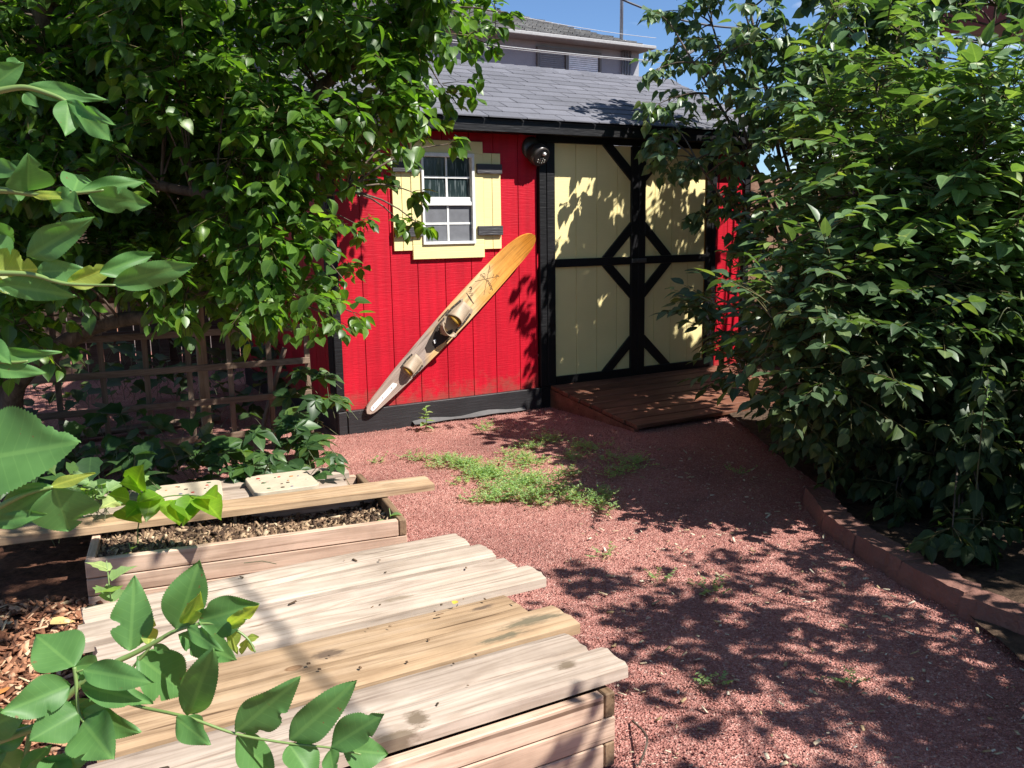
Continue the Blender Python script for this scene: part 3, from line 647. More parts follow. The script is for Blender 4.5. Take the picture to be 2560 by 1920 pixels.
A1 = rad(20.6); bed1 = thing("raised_bed", "narrow wooden raised bed full of bark mulch behind the plank covered one", "raised bed", (-1.506, 2.93, 0), A1, "wooden raised beds")
bed_box(bed1, 1.155, .46, .20)
bed3 = thing("raised_bed", "raised bed farthest back, under two mosaic stepping stones and creeper leaves", "raised bed", (-1.50, 3.41, 0), rad(22.6), "wooden raised beds")
bed_box(bed3, .98, .36, .172)
def loose(name, lab, x, y, z, Lx, Wy, T, rz, mat, cat="plank", seed=3, rot=(0, 0), group=None):
    o = warped(Lx, Wy, T, 12, .004, .003, seed).build(name, mat, None, (x, y, z), (rot[0], rot[1], rz)); return tag(o, lab, cat, group)
loose("plank", "long weathered plank lying over the back edge of the mulch filled bed", -2.75, 2.80, .236, 2.57, .152, .032, rad(22.4), WT, seed=21)
loose("plank", "splintered grey plank under the right mosaic stepping stone", -1.95, 3.38, .205, 1.28, .165, .030, rad(23), WG, seed=22)
loose("plank", "shaded plank behind the stepping stones under creeper leaves", -2.05, 3.55, .205, 1.36, .15, .03, rad(23.5), WG, seed=23)
# stepping stones with a mosaic of coloured glass pebbles
STN = plain("cream_cast_concrete", (.46, .39, .28), .85)
for k, (cx, cy, rz, s_, lab) in enumerate(((-1.40, 3.64, 20, .285, "cream mosaic stepping stone, half hidden by bright leaves"), (-1.03, 3.78, 26, .28, "cream mosaic stepping stone lying on the splintered plank"))):
    st = thing("stepping_stone", lab, "paver", (cx, cy, .2055), rad(rz), "mosaic stepping stones"); r = .035; pts = []
    for qx, qy, a0 in ((1, 1, 0), (-1, 1, 90), (-1, -1, 180), (1, -1, 270)):
        for j in range(5): a = rad(a0 + j * 22.5); pts.append((qx * (s_ / 2 - r) + r * math.cos(a), qy * (s_ / 2 - r) + r * math.sin(a)))
    MB().slab(pts, 0, .03).build("slab", STN, st, bevel=.003)
    rr_ = random.Random(k); cols = [(.45, .05, .04), (.09, .15, .08), (.55, .47, .36), (.10, .07, .05), (.48, .24, .10), (.16, .17, .22)]
    for j in range(16):
        c = plain("pebble", cols[j % 6], .2); q = MB(); x, y = rr_.uniform(-.12, .12), rr_.uniform(-.12, .12); ra = rr_.uniform(.005, .010)
        q.slab([(x + ra * math.cos(a) * rr_.uniform(.7, 1.2), y + ra * math.sin(a) * .8) for a in [i * math.pi / 4 for i in range(8)]], .0295, .0325); q.build("pebble", c, st)

# chips: mulch and gravel
def chips(name, n, pts, size, mat, flat=.25, elong=2.2, z=0.0, parent=None, zj=.01, tilt=.5):
    """n small irregular chips around the points"""
    T = np.array([[-1, -1, -1], [1, -1, -1], [1, 1, -1], [-1, 1, -1], [-.8, -.9, 1], [.9, -.8, 1], [.8, .9, 1], [-.9, .8, 1]], float)
    Fb = np.array([[0, 3, 2, 1], [4, 5, 6, 7], [0, 1, 5, 4], [1, 2, 6, 5], [2, 3, 7, 6], [3, 0, 4, 7]])
    s = size * rng.uniform(.45, 1.3, n); sc = np.stack([s * rng.uniform(1, elong, n), s, s * flat * rng.uniform(.6, 1.4, n)], -1)
    V = T[None] * sc[:, None] + rng.normal(0, 1, (n, 8, 3)) * (s * .18)[:, None, None] * np.array([1, 1, flat])
    a = rng.uniform(0, 2 * np.pi, n); bx = rng.normal(0, tilt, n); by = rng.normal(0, tilt, n)
    ca, sa = np.cos(a), np.sin(a); cb, sb = np.cos(bx), np.sin(bx); cc, s2 = np.cos(by), np.sin(by)
    x, y, zz0 = V[..., 0], V[..., 1], V[..., 2]
    y, zz0 = y * cb[:, None] - zz0 * sb[:, None], y * sb[:, None] + zz0 * cb[:, None]
    x, zz0 = x * cc[:, None] - zz0 * s2[:, None], x * s2[:, None] + zz0 * cc[:, None]
    x, y = x * ca[:, None] - y * sa[:, None], x * sa[:, None] + y * ca[:, None]
    V = np.stack([x, y, zz0], -1) + pts[:, None]
    V[..., 2] += rng.uniform(0, zj, n)[:, None]
    F = (Fb[None] + (np.arange(n) * 8)[:, None, None]).reshape(-1, 4)
    return arrmesh(name, V.reshape(-1, 3), F, mat, parent, smooth=False)
MULC = island("bark_chips", [(0, (.11, .045, .025)), (.4, (.27, .12, .065)), (.75, (.40, .20, .115)), (.95, (.54, .35, .22)), (1, (.6, .5, .3))])
MULB = island("bed_mulch_chips", [(0, (.035, .022, .015)), (.35, (.13, .08, .05)), (.75, (.30, .20, .12)), (.95, (.44, .32, .20)), (1, (.58, .45, .30))])
n = 16000; P = np.stack([rng.uniform(-3.2, -1.12, n), rng.uniform(.9, 3.0, n), np.full(n, .022)], -1)
tag(chips("bark_mulch", n, P, .0075, MULC, .25, 4.5, zj=.015), kind='stuff')
n = 11000; uu = rng.uniform(.035, 1.12, n); vv = rng.uniform(.035, .425, n)
hz = .130 + .03 * np.sin(uu * 5 + .5) * 1 + rng.normal(0, .006, n) + .02 * vv
ca, sa = math.cos(A1), math.sin(A1); P = np.stack([-1.506 + uu * ca - vv * sa, 2.93 + uu * sa + vv * ca, hz], -1)
chips("mulch_filling", n, np.stack([uu, vv, hz], -1), .0062, MULB, .28, 4.5, parent=bed1, zj=.014, tilt=.6)['kind'] = 'stuff'
MB().box((.034, .034, .02), (1.118, .426, .105)).build("soil_filling", MUL, bed1)
GC = island("red_gravel_chips", [(0, (.29, .11, .09)), (.45, (.38, .165, .135)), (.8, (.44, .215, .175)), (.97, (.50, .28, .235)), (1, (.58, .44, .37))])
n = 90000
dd = rng.uniform(0, 1, n) ** .5; yy = 1.3 + rng.uniform(0, 1, n) ** 1.5 * 5.2; xx = rng.uniform(-1.35, 1.75, n)
t_ = rad(29); dx, dy = xx - C2.x, yy - C2.y; s_ = dx * e2.x + dy * e2.y; tt = dx * f2.x + dy * f2.y
keep = ~((s_ < .0) & (tt > -.02) & (tt < 1.1) & (s_ > -1.3))
dx, dy = xx + 1.506, yy - 2.93; s_ = dx * ca + dy * sa; tt = -dx * sa + dy * ca; keep &= ~((s_ > -.05) & (s_ < 1.16) & (tt > -.01) & (tt < .47))
dx, dy = xx - P0.x, yy - P0.y; keep &= (dx * math.sin(rad(TH)) - dy * math.cos(rad(TH))) > .05
xx, yy = xx[keep], yy[keep]
tag(chips("loose_gravel", len(xx), np.stack([xx, yy, np.full(len(xx), .001)], -1),   .0019, GC, .6, 1.4, zj=.002, tilt=.8), kind='stuff')
# pale litter on the gravel
n = 900; xx = rng.uniform(.2, 1.7, n); yy = 1.6 + rng.uniform(0, 1, n) * 3.6
LIT = island("dry_litter", [(0, (.35, .24, .12)), (.6, (.52, .42, .28)), (1, (.65, .58, .45))])
tag(chips("leaf_litter", n, np.stack([xx, yy, np.full(n, .006)], -1), .0036, LIT, .2, 4.0, zj=.003, tilt=.3), kind='stuff')

# ================================================================ STONE EDGING
CB = paint("red_brown_block", (.215, .105, .08), .3, .9, (60, 60, 60), 1.0, .01, wear=(.32, .19, .15))
edge = [((1.386, 4.061), (1.350, 3.700)), ((1.350, 3.695), (1.372, 3.395)), ((1.374, 3.390), (1.432, 3.095)), ((1.425, 3.10), (1.515, 2.81)), ((1.50, 2.795), (1.64, 2.56)), ((1.645, 2.55), (1.83, 2.33))]
labs = ["edging block at the far end of the curved garden edge", "second edging block from the far end of the garden edge", "edging block in the middle of the curve, sunlit spots on top", "edging block just before the gap in the curved edge",
        "edging block just after the gap, close to the right frame edge", "nearest edging block, cut by the right edge of the picture"]
for i, ((x0, y0), (x1, y1)) in enumerate(edge):
    d = Vector((x1 - x0, y1 - y0)); Lb = d.length - .012; a = math.atan2(d.y, d.x); r = random.Random(i)
    m = MB(); ns = 9
    for k in range(ns + 1):
        x = Lb * k / ns; ro = r.uniform(-.005, .005); dp = .115 + r.uniform(-.012, .006) - (.015 if k in (0, ns) else 0)
        m.v += [(x, 0 + ro, -.03), (x, 0 + ro + r.uniform(-.002, .004), .030), (x, .012 + r.uniform(-.005, .005), .080 + r.uniform(-.004, .003)), (x, dp, .083 + r.uniform(-.003, .003)), (x, dp, -.03)]
    for k in range(ns):
        for j in range(5): p, q = k * 5 + j, k * 5 + (j + 1) % 5; m.f.append((p, q, q + 5, p + 5))
    m.f += [(0, 1, 2, 3, 4), tuple(ns * 5 + j for j in (4, 3, 2, 1, 0))]
    o = m.build("edging_block", CB, None, (x0, y0, r.uniform(-.006, .004)), (r.uniform(-.03, .03), r.uniform(-.02, .02), a + r.uniform(-.02, .02))); tag(o, labs[i], "block", "red concrete edging blocks")

# ================================================================ TRELLIS and things behind
T0 = Vector((-1.29, 5.50)); TA = rad(24)
tr = thing("trellis", "old grey wooden lattice trellis standing left of the shed", "trellis", (T0.x - 2.2 * math.cos(TA), T0.y - 2.2 * math.sin(TA), 0), TA)
for i in range(10):
    x = 2.2 - i * .235; MB().box((-.52, -.016, -.009), (.52, .016, .009)).build("upright_slat", WO, tr, loc=(x, 0, .50), rot=(rad(90), rad(-90), 0), bevel=.002)
for z in (.10, .32, .53, .74): MB().box((-1.10, -.009, -.019), (1.10, .009, .019)).build("cross_slat", WO, tr, loc=(1.11, -.022, z), bevel=.002)
MB().box((-1.12, -.009, -.045), (1.12, .009, .045)).build("top_rail", WO, tr, loc=(1.11, -.024, .985), bevel=.002)
for x in (1.72, .62):
    MB().box((-.65, -.03, -.03), (.65, .03, .03)).build("support_post", WT, tr, loc=(x - .12, .35, .62), rot=(0, rad(-90), 0), bevel=.003)
FW = wood("dark_fence_wood", (.05, .032, .022), (.085, .055, .04), (.12, .085, .062), knots=False)
FB = wood("brown_fence_wood", (.15, .085, .055), (.22, .13, .09), (.28, .18, .13), knots=False)
def fence(name, lab, x0, y0, x1, y1, H, mat, bw=.14):
    d = Vector((x1 - x0, y1 - y0)); Lf = d.length; f = thing(name, lab, "fence", (x0, y0, 0), math.atan2(d.y, d.x)); m = MB(); x = 0; r = random.Random(9)
    while x < Lf: m.box((x, 0, -.1), (min(x + bw - .008, Lf), .018, H + r.uniform(-.01, .01))); x += bw
    m.build("fence_panel", mat, f)
    m = MB().box((0, -.04, .35), (Lf, -.002, .43)).box((0, -.04, H - .3), (Lf, -.002, H - .22)); m.build("fence_rail", mat, f)
    k = 0
    while k < Lf: MB().box((k, -.10, -.1), (k + .09, -.042, H + .04)).build("fence_post", mat, f, bevel=.003); k += 2.2
fence("board_fence", "dark stained board fence behind the trellis", -7.2, 6.2, -2.1, 9.2, 1.75, FW)
fence("board_fence", "brown board fence right of the shed behind the lilac", 2.05, 8.0, 7.4, 10.6, 1.75, FB)
fence("board_fence", "weathered board fence along the right side of the garden bed", 3.9, -.5, 4.4, 9.3, 1.7, FB)
loose("plank", "short grey board leaning against the inside of the trellis", -1.62, 5.44, .02, .62, .075, .02, rad(24), WO, seed=31, rot=(0, rad(-72)))
loose("plank", "pale plank lying on the gravel behind the trellis", -2.9, 5.55, .05, 1.0, .13, .03, rad(38), WO, seed=32)
loose("plank", "grey plank half covered by creeper behind the stepping stones", -2.5, 4.6, .06, .9, .12, .03, rad(50), WO, seed=33)
# metal/landscape cloth lip by the base board
fab = MB(); 
for i in range(13):
    u = .50 + i * .075; k = math.sin(i * 1.9) * .008; p0 = rv(u, .043, .028 + .01 * math.sin(i)); p1 = rv(u + k, .085 + .012 * math.sin(i * 1.3), .012)
    fab.v += [tuple(p0), tuple(p1)]
fab.f = [(2 * i, 2 * i + 1, 2 * i + 3, 2 * i + 2) for i in range(12)]
fo = fab.build("weed_cloth", plain("grey_weed_cloth", (.10, .095, .095), .8)); fo.modifiers.new("s", 'SOLIDIFY').thickness = .003
tag(fo, "strip of grey weed cloth showing along the shed's base board", "cloth")

# ================================================================ HOUSE BEHIND
HG = paint("grey_stucco", (.29, .30, .33), .08, .85, (30, 30, 30), .4, .01)
HR = shingle_mat("grey_house_shingle", (.26, .25, .24), (.42, .41, .39), .8)
HT = plain("grey_trim", (.30, .30, .30), .6); HS = plain("dark_soffit", (.17, .17, .18), .7)
house = thing("house", "grey two storey house with hip roof rising behind the shed", "house", rv(0, -8, 0), rad(TH))
UE = 8.85
MB().box((-1.5, 0, -.2), (UE, 7, 4.62)).build("wall", HG, house)
ez, ov = 4.50, .38
m = MB().box((-2.3, -ov, ez + .004), (UE + .05, 7.8, ez + .02)); m.build("soffit", HS, house)
rfh = MB(); A = [(-2.3, -ov, ez + .045), (UE + .05, -ov, ez + .045), (UE + .05, 7.8, ez + .045), (-2.3, 7.8, ez + .045)]; rd = [(2.0, 3.5, ez + 1.62), (UE - 3.95, 3.5, ez + 1.62)]
rfh.v = A + rd; rfh.f = [(0, 1, 5, 4), (1, 2, 5), (2, 3, 4, 5), (3, 0, 4), (0, 3, 2, 1)]
rh = rfh.build("roof", HR, house)
# shingle courses as thin raised strips on the front slope
cs_ = MB()
for i in range(26):
    f0, f1 = i / 26, (i + 1) / 26 
    def P_(f, s): a = Vector(A[0]).lerp(Vector(rd[0]), f); b = Vector(A[1]).lerp(Vector(rd[1]), f); return a.lerp(b, s)
    n_ = 40
    for j in range(n_):
        a, b, c, d = P_(f0, (j + .03 + .5 * (i % 2)) / (n_ + 1)), P_(f0, (j + .97 + .5 * (i % 2)) / (n_ + 1)), P_(f1, (j + .97 + .5 * (i % 2)) / (n_ + 1)), P_(f1, (j + .03 + .5 * (i % 2)) / (n_ + 1)); k = len(cs_.v)
        up = Vector((0, -.02, .03)); cs_.v += [tuple(a + up), tuple(b + up), tuple(c + up * .3), tuple(d + up * .3), tuple(a), tuple(b), tuple(c), tuple(d)]
        cs_.f += [(k, k + 1, k + 2, k + 3), (k, k + 1, k + 5, k + 4)]
cs_.build("roof_shingles", HR, rh)
MB().box((-2.3, -ov - .03, ez), (UE + .08, -ov - .001, ez + .06)).box((UE + .052, -ov, ez), (UE + .08, 7.8, ez + .06)).build("gutter", HT, house, bevel=.01)
hw = MB().box((6.60, -.05, 4.36), (7.96, -.002, 4.42)).box((6.60, -.05, 3.3), (6.64, -.002, 4.358)).box((7.92, -.05, 3.3), (7.96, -.002, 4.358)).box((7.19, -.05, 3.3), (7.25, -.002, 4.358)).build("window", plain("taupe_frame", (.13, .12, .11), .5), house)
bl = MB()
for i in range(30): bl.box((7.27, -.022, 3.35 + i * .034), (7.90, -.016, 3.376 + i * .034))
bl.build("blind", plain("white_blind", (.80, .84, .86), .5), hw)
MB().box((7.252, -.012, 3.3), (7.918, -.008, 4.355)).build("pane", plain("pane_pale", (.18, .21, .23), .2), hw)
bl = MB()
for i in range(30): bl.box((6.66, -.022, 3.35 + i * .034), (7.18, -.016, 3.374 + i * .034))
bl.build("blind", plain("grey_blind", (.20, .20, .22), .5), hw)
for u in (8.44, 8.50, 8.56, 8.62): MB().tube([(u, -.04, 2.5), (u, -.04, 4.50)], .017, 8).build("conduit", plain("grey_conduit", (.22, .22, .23), .5), house, smooth=True)
MB().tube([(8.40, -.05, 4.55), (8.42, -.05, 6.6)], .032, 10).build("mast_pipe", plain("steel_mast", (.20, .22, .27), .4, .4), house, smooth=True)
MB().tube([(UE - .02, .3, 3.9), (UE + 1.6, .3, 4.75)], .05, 8).build("side_brace", HS, house)
def wire(name, lab, a, b, sag, r, col):
    a, b = Vector(a), Vector(b); pts = [a.lerp(b, i / 24) - Vector((0, 0, sag * 4 * (i / 24) * (1 - i / 24))) for i in range(25)]
    tag(MB().tube(pts, r, 6).build(name, plain(name + "_m", col, .5), smooth=True), lab, "cable")
wire("overhead_cable", "pale overhead cable crossing in front of the grey house eave", at(640, 30, 8.5), at(1640, 152, 13.5), .05, .008, (.30, .30, .30))
wire("overhead_cable", "thin lower overhead cable meeting the house by its conduits", at(900, 78, 9.5), at(1700, 160, 13.5), .03, .005, (.25, .25, .25))
wire("overhead_cable", "dark looped power cable running right from the roof mast", at(1554, -2, 13.1), at(1900, 70, 13.5), .12, .016, (.05, .06, .08))
wire("overhead_cable", "thin wire along the top of the grey house roof", at(1150, 8, 10), at(1640, 95, 13), .04, .004, (.4, .4, .4))

# grey roofed garage far left
gar = thing("garage", "low garage with pale grey roof glimpsed through the pear tree", "garage", (-10.5, 9.2, 0), rad(8))
MB().box((0, 0, -.1), (7.6, 5, 2.25)).build("wall", paint("pale_garage_wall", (.30, .28, .27), .1), gar)
m = MB(); m.v = [(-.3, -.35, 2.2), (8.0, -.35, 2.2), (8.0, 2.5, 3.9), (-.3, 2.5, 3.9), (8.0, 5.35, 2.2), (-.3, 5.35, 2.2)]; m.f = [(0, 1, 2, 3), (3, 2, 4, 5), (0, 3, 5), (1, 4, 2), (0, 5, 4, 1)]
m.build("roof", shingle_mat("pale_grey_roof", (.17, .175, .20), (.21, .215, .245)), gar)
MB().box((-.3, -.38, 2.08), (8.0, -.352, 2.2)).build("gutter", HT, gar)
# brown house at the far right
bh = thing("house", "brown house with dark red trim behind the shrubs at top right", "house", (4.75, 8.3, 0), rad(-62))
MB().box((0, 0, -.1), (9.5, 5, 3.0)).build("wall", paint("mauve_brown_siding", (.19, .13, .12), .1, .8, (2, 2, 40), .5, .01), bh)
MB().box((-.4, -.7, 3.002), (9.9, 5.5, 3.05)).build("soffit", paint("brown_soffit", (.22, .15, .14), .08), bh)
MB().box((-.43, -.74, 2.98), (9.93, -.701, 3.16)).build("fascia", paint("dark_red_trim", (.17, .035, .025), .1), bh)
m = MB(); m.v = [(-.4, -.7, 3.055), (9.9, -.7, 3.055), (9.9, 2.5, 4.4), (-.4, 2.5, 4.4), (9.9, 5.5, 3.055), (-.4, 5.5, 3.055)]; m.f = [(0, 1, 2, 3), (3, 2, 4, 5), (0, 3, 5), (1, 4, 2)]; m.build("roof", HR, bh)
# ================================================================ FOLIAGE
def tpl(kind):
    """leaf template: rows of (y, halfwidth), three columns -> verts, faces, uv"""
    R_ = {'ovate': [(0, .0), (.10, .20), (.28, .34), (.50, .34), (.74, .21), (.90, .07), (1, 0)],
          'heart': [(0, 0), (-.07, .20), (.06, .37), (.28, .42), (.55, .30), (.80, .12), (1, 0)],
          'lance': [(0, 0), (.12, .17), (.32, .28), (.55, .27), (.78, .15), (.92, .05), (1, 0)],
          'lobed': [(0, 0), (.04, .26), (.25, .46), (.38, .34), (.58, .36), (.72, .16), (1, 0)],
          'tiny': [(0, 0), (.35, .3), (.7, .26), (1, 0)]}[kind]
    V, UV = [], []
    for y, w in R_:
        ym = max(y, 0); dr = -.16 * ym * ym; V += [(-w, y, dr + w * .32), (0, ym, dr), (w, y, dr + w * .32)]; UV += [(-w, y), (0, ym), (w, y)]
    F = []
    for i in range(len(R_) - 1):
        a = i * 3; F += [(a, a + 1, a + 4, a + 3), (a + 1, a + 2, a + 5, a + 4)]
    return np.array(V), np.array(F), np.array(UV)
TPL = {k: tpl(k) for k in ('ovate', 'heart', 'lance', 'lobed', 'tiny')}
def unit(a): return a / np.maximum(np.linalg.norm(a, axis=-1, keepdims=True), 1e-9)
def leaves(name, kind, P, D, Nn, S, mat, parent=None):
    V0, F0, U0_ = TPL[kind]; n = len(P); D = unit(D); Sd = unit(np.cross(D, Nn)); Nn = np.cross(Sd, D)
    cv = rng.uniform(.2, 2.2, n)[:, None]; fold = rng.uniform(.3, 1.5, n)[:, None]; wd = rng.uniform(.85, 1.12, n)[:, None]
    x = V0[None, :, 0] * wd; y = V0[None, :, 1] + 0 * wd
    z = (-.16 * np.maximum(y, 0) ** 2) * cv + np.abs(V0[None, :, 0]) * .32 * fold
    tw = rng.normal(0, .25, n)[:, None] * y; z = z + x * tw
    V = P[:, None] + (x[..., None] * Sd[:, None] + y[..., None] * D[:, None] + z[..., None] * Nn[:, None]) * S[:, None, None]
    F = (F0[None] + (np.arange(n) * len(V0))[:, None, None]).reshape(-1, 4)
    return arrmesh(name, V.reshape(-1, 3), F, mat, parent, True, np.tile(U0_, (n, 1)))
def tubes(name, A, B, r0, r1, mat, parent=None, sag=.0, k=3, segs=2):
    """many thin tapered twigs from A to B"""
    n = len(A); d = unit(B - A); u = unit(np.cross(d, np.array([.13, .2, 1.0]))); w = np.cross(d, u); rows = segs + 1
    V = np.zeros((n, rows, k, 3))
    for i in range(rows):
        f = i / segs; c = A + (B - A) * f; c = c + np.array([0, 0, 1.0]) * (sag * f * (1 - f) * 4 * np.linalg.norm(B - A, axis=1))[:, None]
        r = (r0 + (r1 - r0) * f)[:, None] if hasattr(r0, '__len__') else r0 + (r1 - r0) * f
        for j in range(k):
            a = 2 * np.pi * j / k; V[:, i, j] = c + (u * np.cos(a) + w * np.sin(a)) * r
    F = []
    for i in range(segs):
        for j in range(k): F.append([i * k + j, i * k + (j + 1) % k, (i + 1) * k + (j + 1) % k, (i + 1) * k + j])
    F = (np.array(F)[None] + (np.arange(n) * rows * k)[:, None, None]).reshape(-1, 4)
    return arrmesh(name, V.reshape(-1, 3), F, mat, parent, True)
LV = {'pear': leafm("pear_leaf", (.036, .085, .016), (.085, .175, .026), .38, .42, .45),
      'lilac': leafm("lilac_leaf", (.060, .108, .048), (.120, .185, .090), .42, .24, .5, tcol=(1.8, 2.3, .8)),
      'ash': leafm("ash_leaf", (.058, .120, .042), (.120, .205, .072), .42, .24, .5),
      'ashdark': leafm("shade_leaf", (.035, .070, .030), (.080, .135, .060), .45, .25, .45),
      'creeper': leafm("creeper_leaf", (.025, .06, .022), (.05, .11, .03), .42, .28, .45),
      'weed': leafm("weed_leaf", (.15, .26, .09), (.23, .34, .15), .55, .35, .4),
      'herb': leafm("nettle_leaf", (.022, .042, .016), (.048, .08, .028), .6, .25, .3),
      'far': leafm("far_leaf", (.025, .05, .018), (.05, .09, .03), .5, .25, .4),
      'big': leafm("near_leaf", (.060, .155, .042), (.095, .215, .062), .48, .30, .35, 1.25, tcol=(1.9, 2.3, .8), spots=True),
      'bigy': leafm("young_near_leaf", (.20, .27, .05), (.26, .33, .07), .42, .45, .45, 1.3)}
BK = bark("grey_brown_bark", (.06, .045, .035), (.16, .125, .095)); BKR = bark("red_brown_bark", (.14, .06, .04), (.34, .17, .11))
TW = bark("green_brown_twig", (.07, .06, .03), (.14, .12, .05)); STEM = plain("green_stem", (.16, .24, .07), .45); STEMD = plain("dull_stem", (.10, .11, .05), .6)
SUNV = np.array([.776, -.334, 1.0]) / np.linalg.norm([.776, -.334, 1.0])
def crown(root, kind, lk, clusters, size, per_twig=8, style='simple', upb=1.0, droop=.35, hub=None, twl=.8):
    """clusters: (x,y,z,r,n).  hub: list of limb points that the cluster branches grow from"""
    P, D, Nn, S, TA_, TB_, BA, BB = [], [], [], [], [], [], [], []
    for (x, y, z, r, n) in clusters:
        C = np.array([x, y, z]); nt = max(2, int(n / per_twig))
        if hub is not None:
            h = hub[np.argmin(np.linalg.norm(hub - C, axis=1) + .5 * np.maximum(hub[:, 2] - C[2], 0))]; BA.append(h); BB.append(C)
            od = unit(C - h) if np.linalg.norm(C - h) > .05 else np.array([0, 0, 1.0])
        else: od = np.array([0, 0, .3])
        dr = unit(rng.normal(0, 1, (nt, 3)) + od * .5); ln = r * rng.uniform(.55, 1.1, nt)
        A = C + dr * r * .08; B = C + dr * ln[:, None] * np.array([1, 1, .85]); B[:, 2] -= droop * .3 * ln
        TA_.append(A); TB_.append(B)
        for i in range(nt):
            k = per_twig
            if style == 'simple':
                f = np.linspace(.25, 1.0, k) + rng.uniform(-.05, .05, k); q = A[i] + (B[i] - A[i]) * f[:, None]
                tw = unit(B[i] - A[i]); sd = unit(np.cross(tw, [0, 0, 1.0]) + 1e-6); sgn = np.where(np.arange(k) % 2, 1, -1)[:, None]
                d = tw * .55 + sd * sgn * .75 + rng.normal(0, .35, (k, 3)) + np.array([0, 0, -droop]); d = unit(d)
                q = q + d * size * .22
                P.append(q); D.append(d); Nn.append(unit(np.array([0, 0, upb]) + SUNV * .35 + rng.normal(0, .42, (k, 3)))); S.append(size * rng.uniform(.6, 1.15, k))
            else:      # pinnate leaf: the twig is the rachis
                tw = unit(B[i] - A[i]); tw = unit(tw * np.array([1, 1, .45])); Lr = size * 2.6; A0 = B[i] - tw * Lr * .3; nn_ = unit(np.array([0, 0, 1.0]) + SUNV * .3 + rng.normal(0, .28, 3)); sd = unit(np.cross(tw, nn_))
                TA_.append(A0[None]); TB_.append((A0 + tw * Lr * .98)[None])
                for j, f in enumerate((.25, .52, .78)):
                    for sg in (-1, 1):
                        P.append((A0 + tw * Lr * f + sd * sg * .006)[None]); D.append(unit(tw * .55 + sd * sg + rng.normal(0, .12, 3) + np.array([0, 0, -.15]))[None])
                        Nn.append((nn_ + rng.normal(0, .22, 3))[None]); S.append(np.array([size * rng.uniform(.75, 1.1) * (.85 if j == 0 else 1)]))
                P.append((A0 + tw * Lr)[None]); D.append(tw[None]); Nn.append(nn_[None]); S.append(np.array([size * 1.15]))
    P, D, Nn, S = (np.concatenate(a) for a in (P, D, Nn, S)); TA_, TB_ = np.concatenate(TA_), np.concatenate(TB_)
    o = leaves("foliage", kind, P, D, Nn, S, lk, root)
    tubes("twigs", TA_, TB_, .0028, .0012, TW, root, .04)
    if BA: tubes("branches", np.array(BA), np.array(BB), .007, .003, BK, root, .08, 5, 4)
    return len(P)
def cpx(px, py, d, r, n, j=.0):
    p = at(px, py, d); return (p.x, p.y, p.z, r, n)
def limb_pts(pl, step=.12):
    out = []
    for a, b in zip(pl[:-1], pl[1:]):
        a, b = np.array(a, float), np.array(b, float); k = max(1, int(np.linalg.norm(b - a) / step)); out += [a + (b - a) * i / k for i in range(k + 1)]
    return out
def smooth_pl(pts, k=5):
    pts = [Vector(p) for p in pts]; out = []
    for i in range(len(pts) - 1):
        p0, p1, p2, p3 = pts[max(i - 1, 0)], pts[i], pts[i + 1], pts[min(i + 2, len(pts) - 1)]
        for j in range(k):
            t = j / k; out.append(.5 * ((2 * p1) + (p2 - p0) * t + (2 * p0 - 5 * p1 + 4 * p2 - p3) * t * t + (3 * p1 - p0 - 3 * p2 + p3) * t ** 3))
    return out + [pts[-1]]
def limbs(root, name, lines, mat, k=8):
    hub = []
    for pts, r0, r1 in lines:
        sp = smooth_pl(pts); n = len(sp); MB().tube(sp, [r0 + (r1 - r0) * i / (n - 1) for i in range(n)], k).build(name, mat, root, smooth=True); hub += limb_pts([tuple(p) for p in sp])
    return np.array(hub)
def inpoly(x, y, poly):
    c = False; j = len(poly) - 1
    for i in range(len(poly)):
        xi, yi = poly[i]; xj, yj = poly[j]
        if (yi > y) != (yj > y) and x < (xj - xi) * (y - yi) / (yj - yi) + xi: c = not c
        j = i
    return c
def fill(poly, d0, d1, r, n, count, avoid=None):
    xs = [p[0] for p in poly]; ys = [p[1] for p in poly]; out = []
    while len(out) < count:
        x, y = rng.uniform(min(xs), max(xs)), rng.uniform(min(ys), max(ys))
        if inpoly(x, y, poly): out.append(cpx(x, y, rng.uniform(d0, d1), r * rng.uniform(.8, 1.2), n))
    return out

# ---- pear tree on the left
pear = thing("pear_tree", "glossy leaved pear tree filling the upper left, branches hanging over the trellis and shed", "tree", (0, 0, 0))
lines = [([(-2.75, 4.55, 0), (-2.55, 4.5, .8), (-2.35, 4.45, 1.6), (-2.1, 4.3, 2.5), (-1.8, 4.2, 3.4)], .07, .04),
         ([(-2.6, 4.5, .25), tuple(at(40, 960, 4.3)), tuple(at(200, 835, 4.2)), tuple(at(300, 800, 4.15)), tuple(at(440, 775, 4.2)), tuple(at(560, 640, 4.4)), tuple(at(700, 560, 4.5))], .055, .015),
         ([(-2.3, 4.4, 1.7), tuple(at(640, 400, 4.5)), tuple(at(800, 220, 4.5)), tuple(at(920, 140, 4.5)), tuple(at(1040, 90, 4.5)), tuple(at(1080, -40, 4.5))], .045, .016),
         ([(-2.3, 4.4, 1.7), tuple(at(480, 480, 4.0)), tuple(at(700, 500, 4.2)), tuple(at(860, 480, 4.4))], .03, .008),
         ([(-2.1, 4.3, 2.4), (-1.2, 4.2, 3.0), (-.3, 4.1, 3.4)], .05, .015), ([(-2.1, 4.3, 2.5), (-2.2, 3.4, 3.0), (-2.1, 2.6, 3.2)], .04, .012),
         ([(-2.35, 4.45, 1.6), (-2.6, 3.8, 2.0), (-2.5, 3.2, 2.1)], .035, .01), ([(-1.8, 4.2, 3.3), (-1.2, 3.5, 3.8), (-.6, 3.0, 4.0)], .04, .012)]
hub = limbs(pear, "limb", lines, BK)
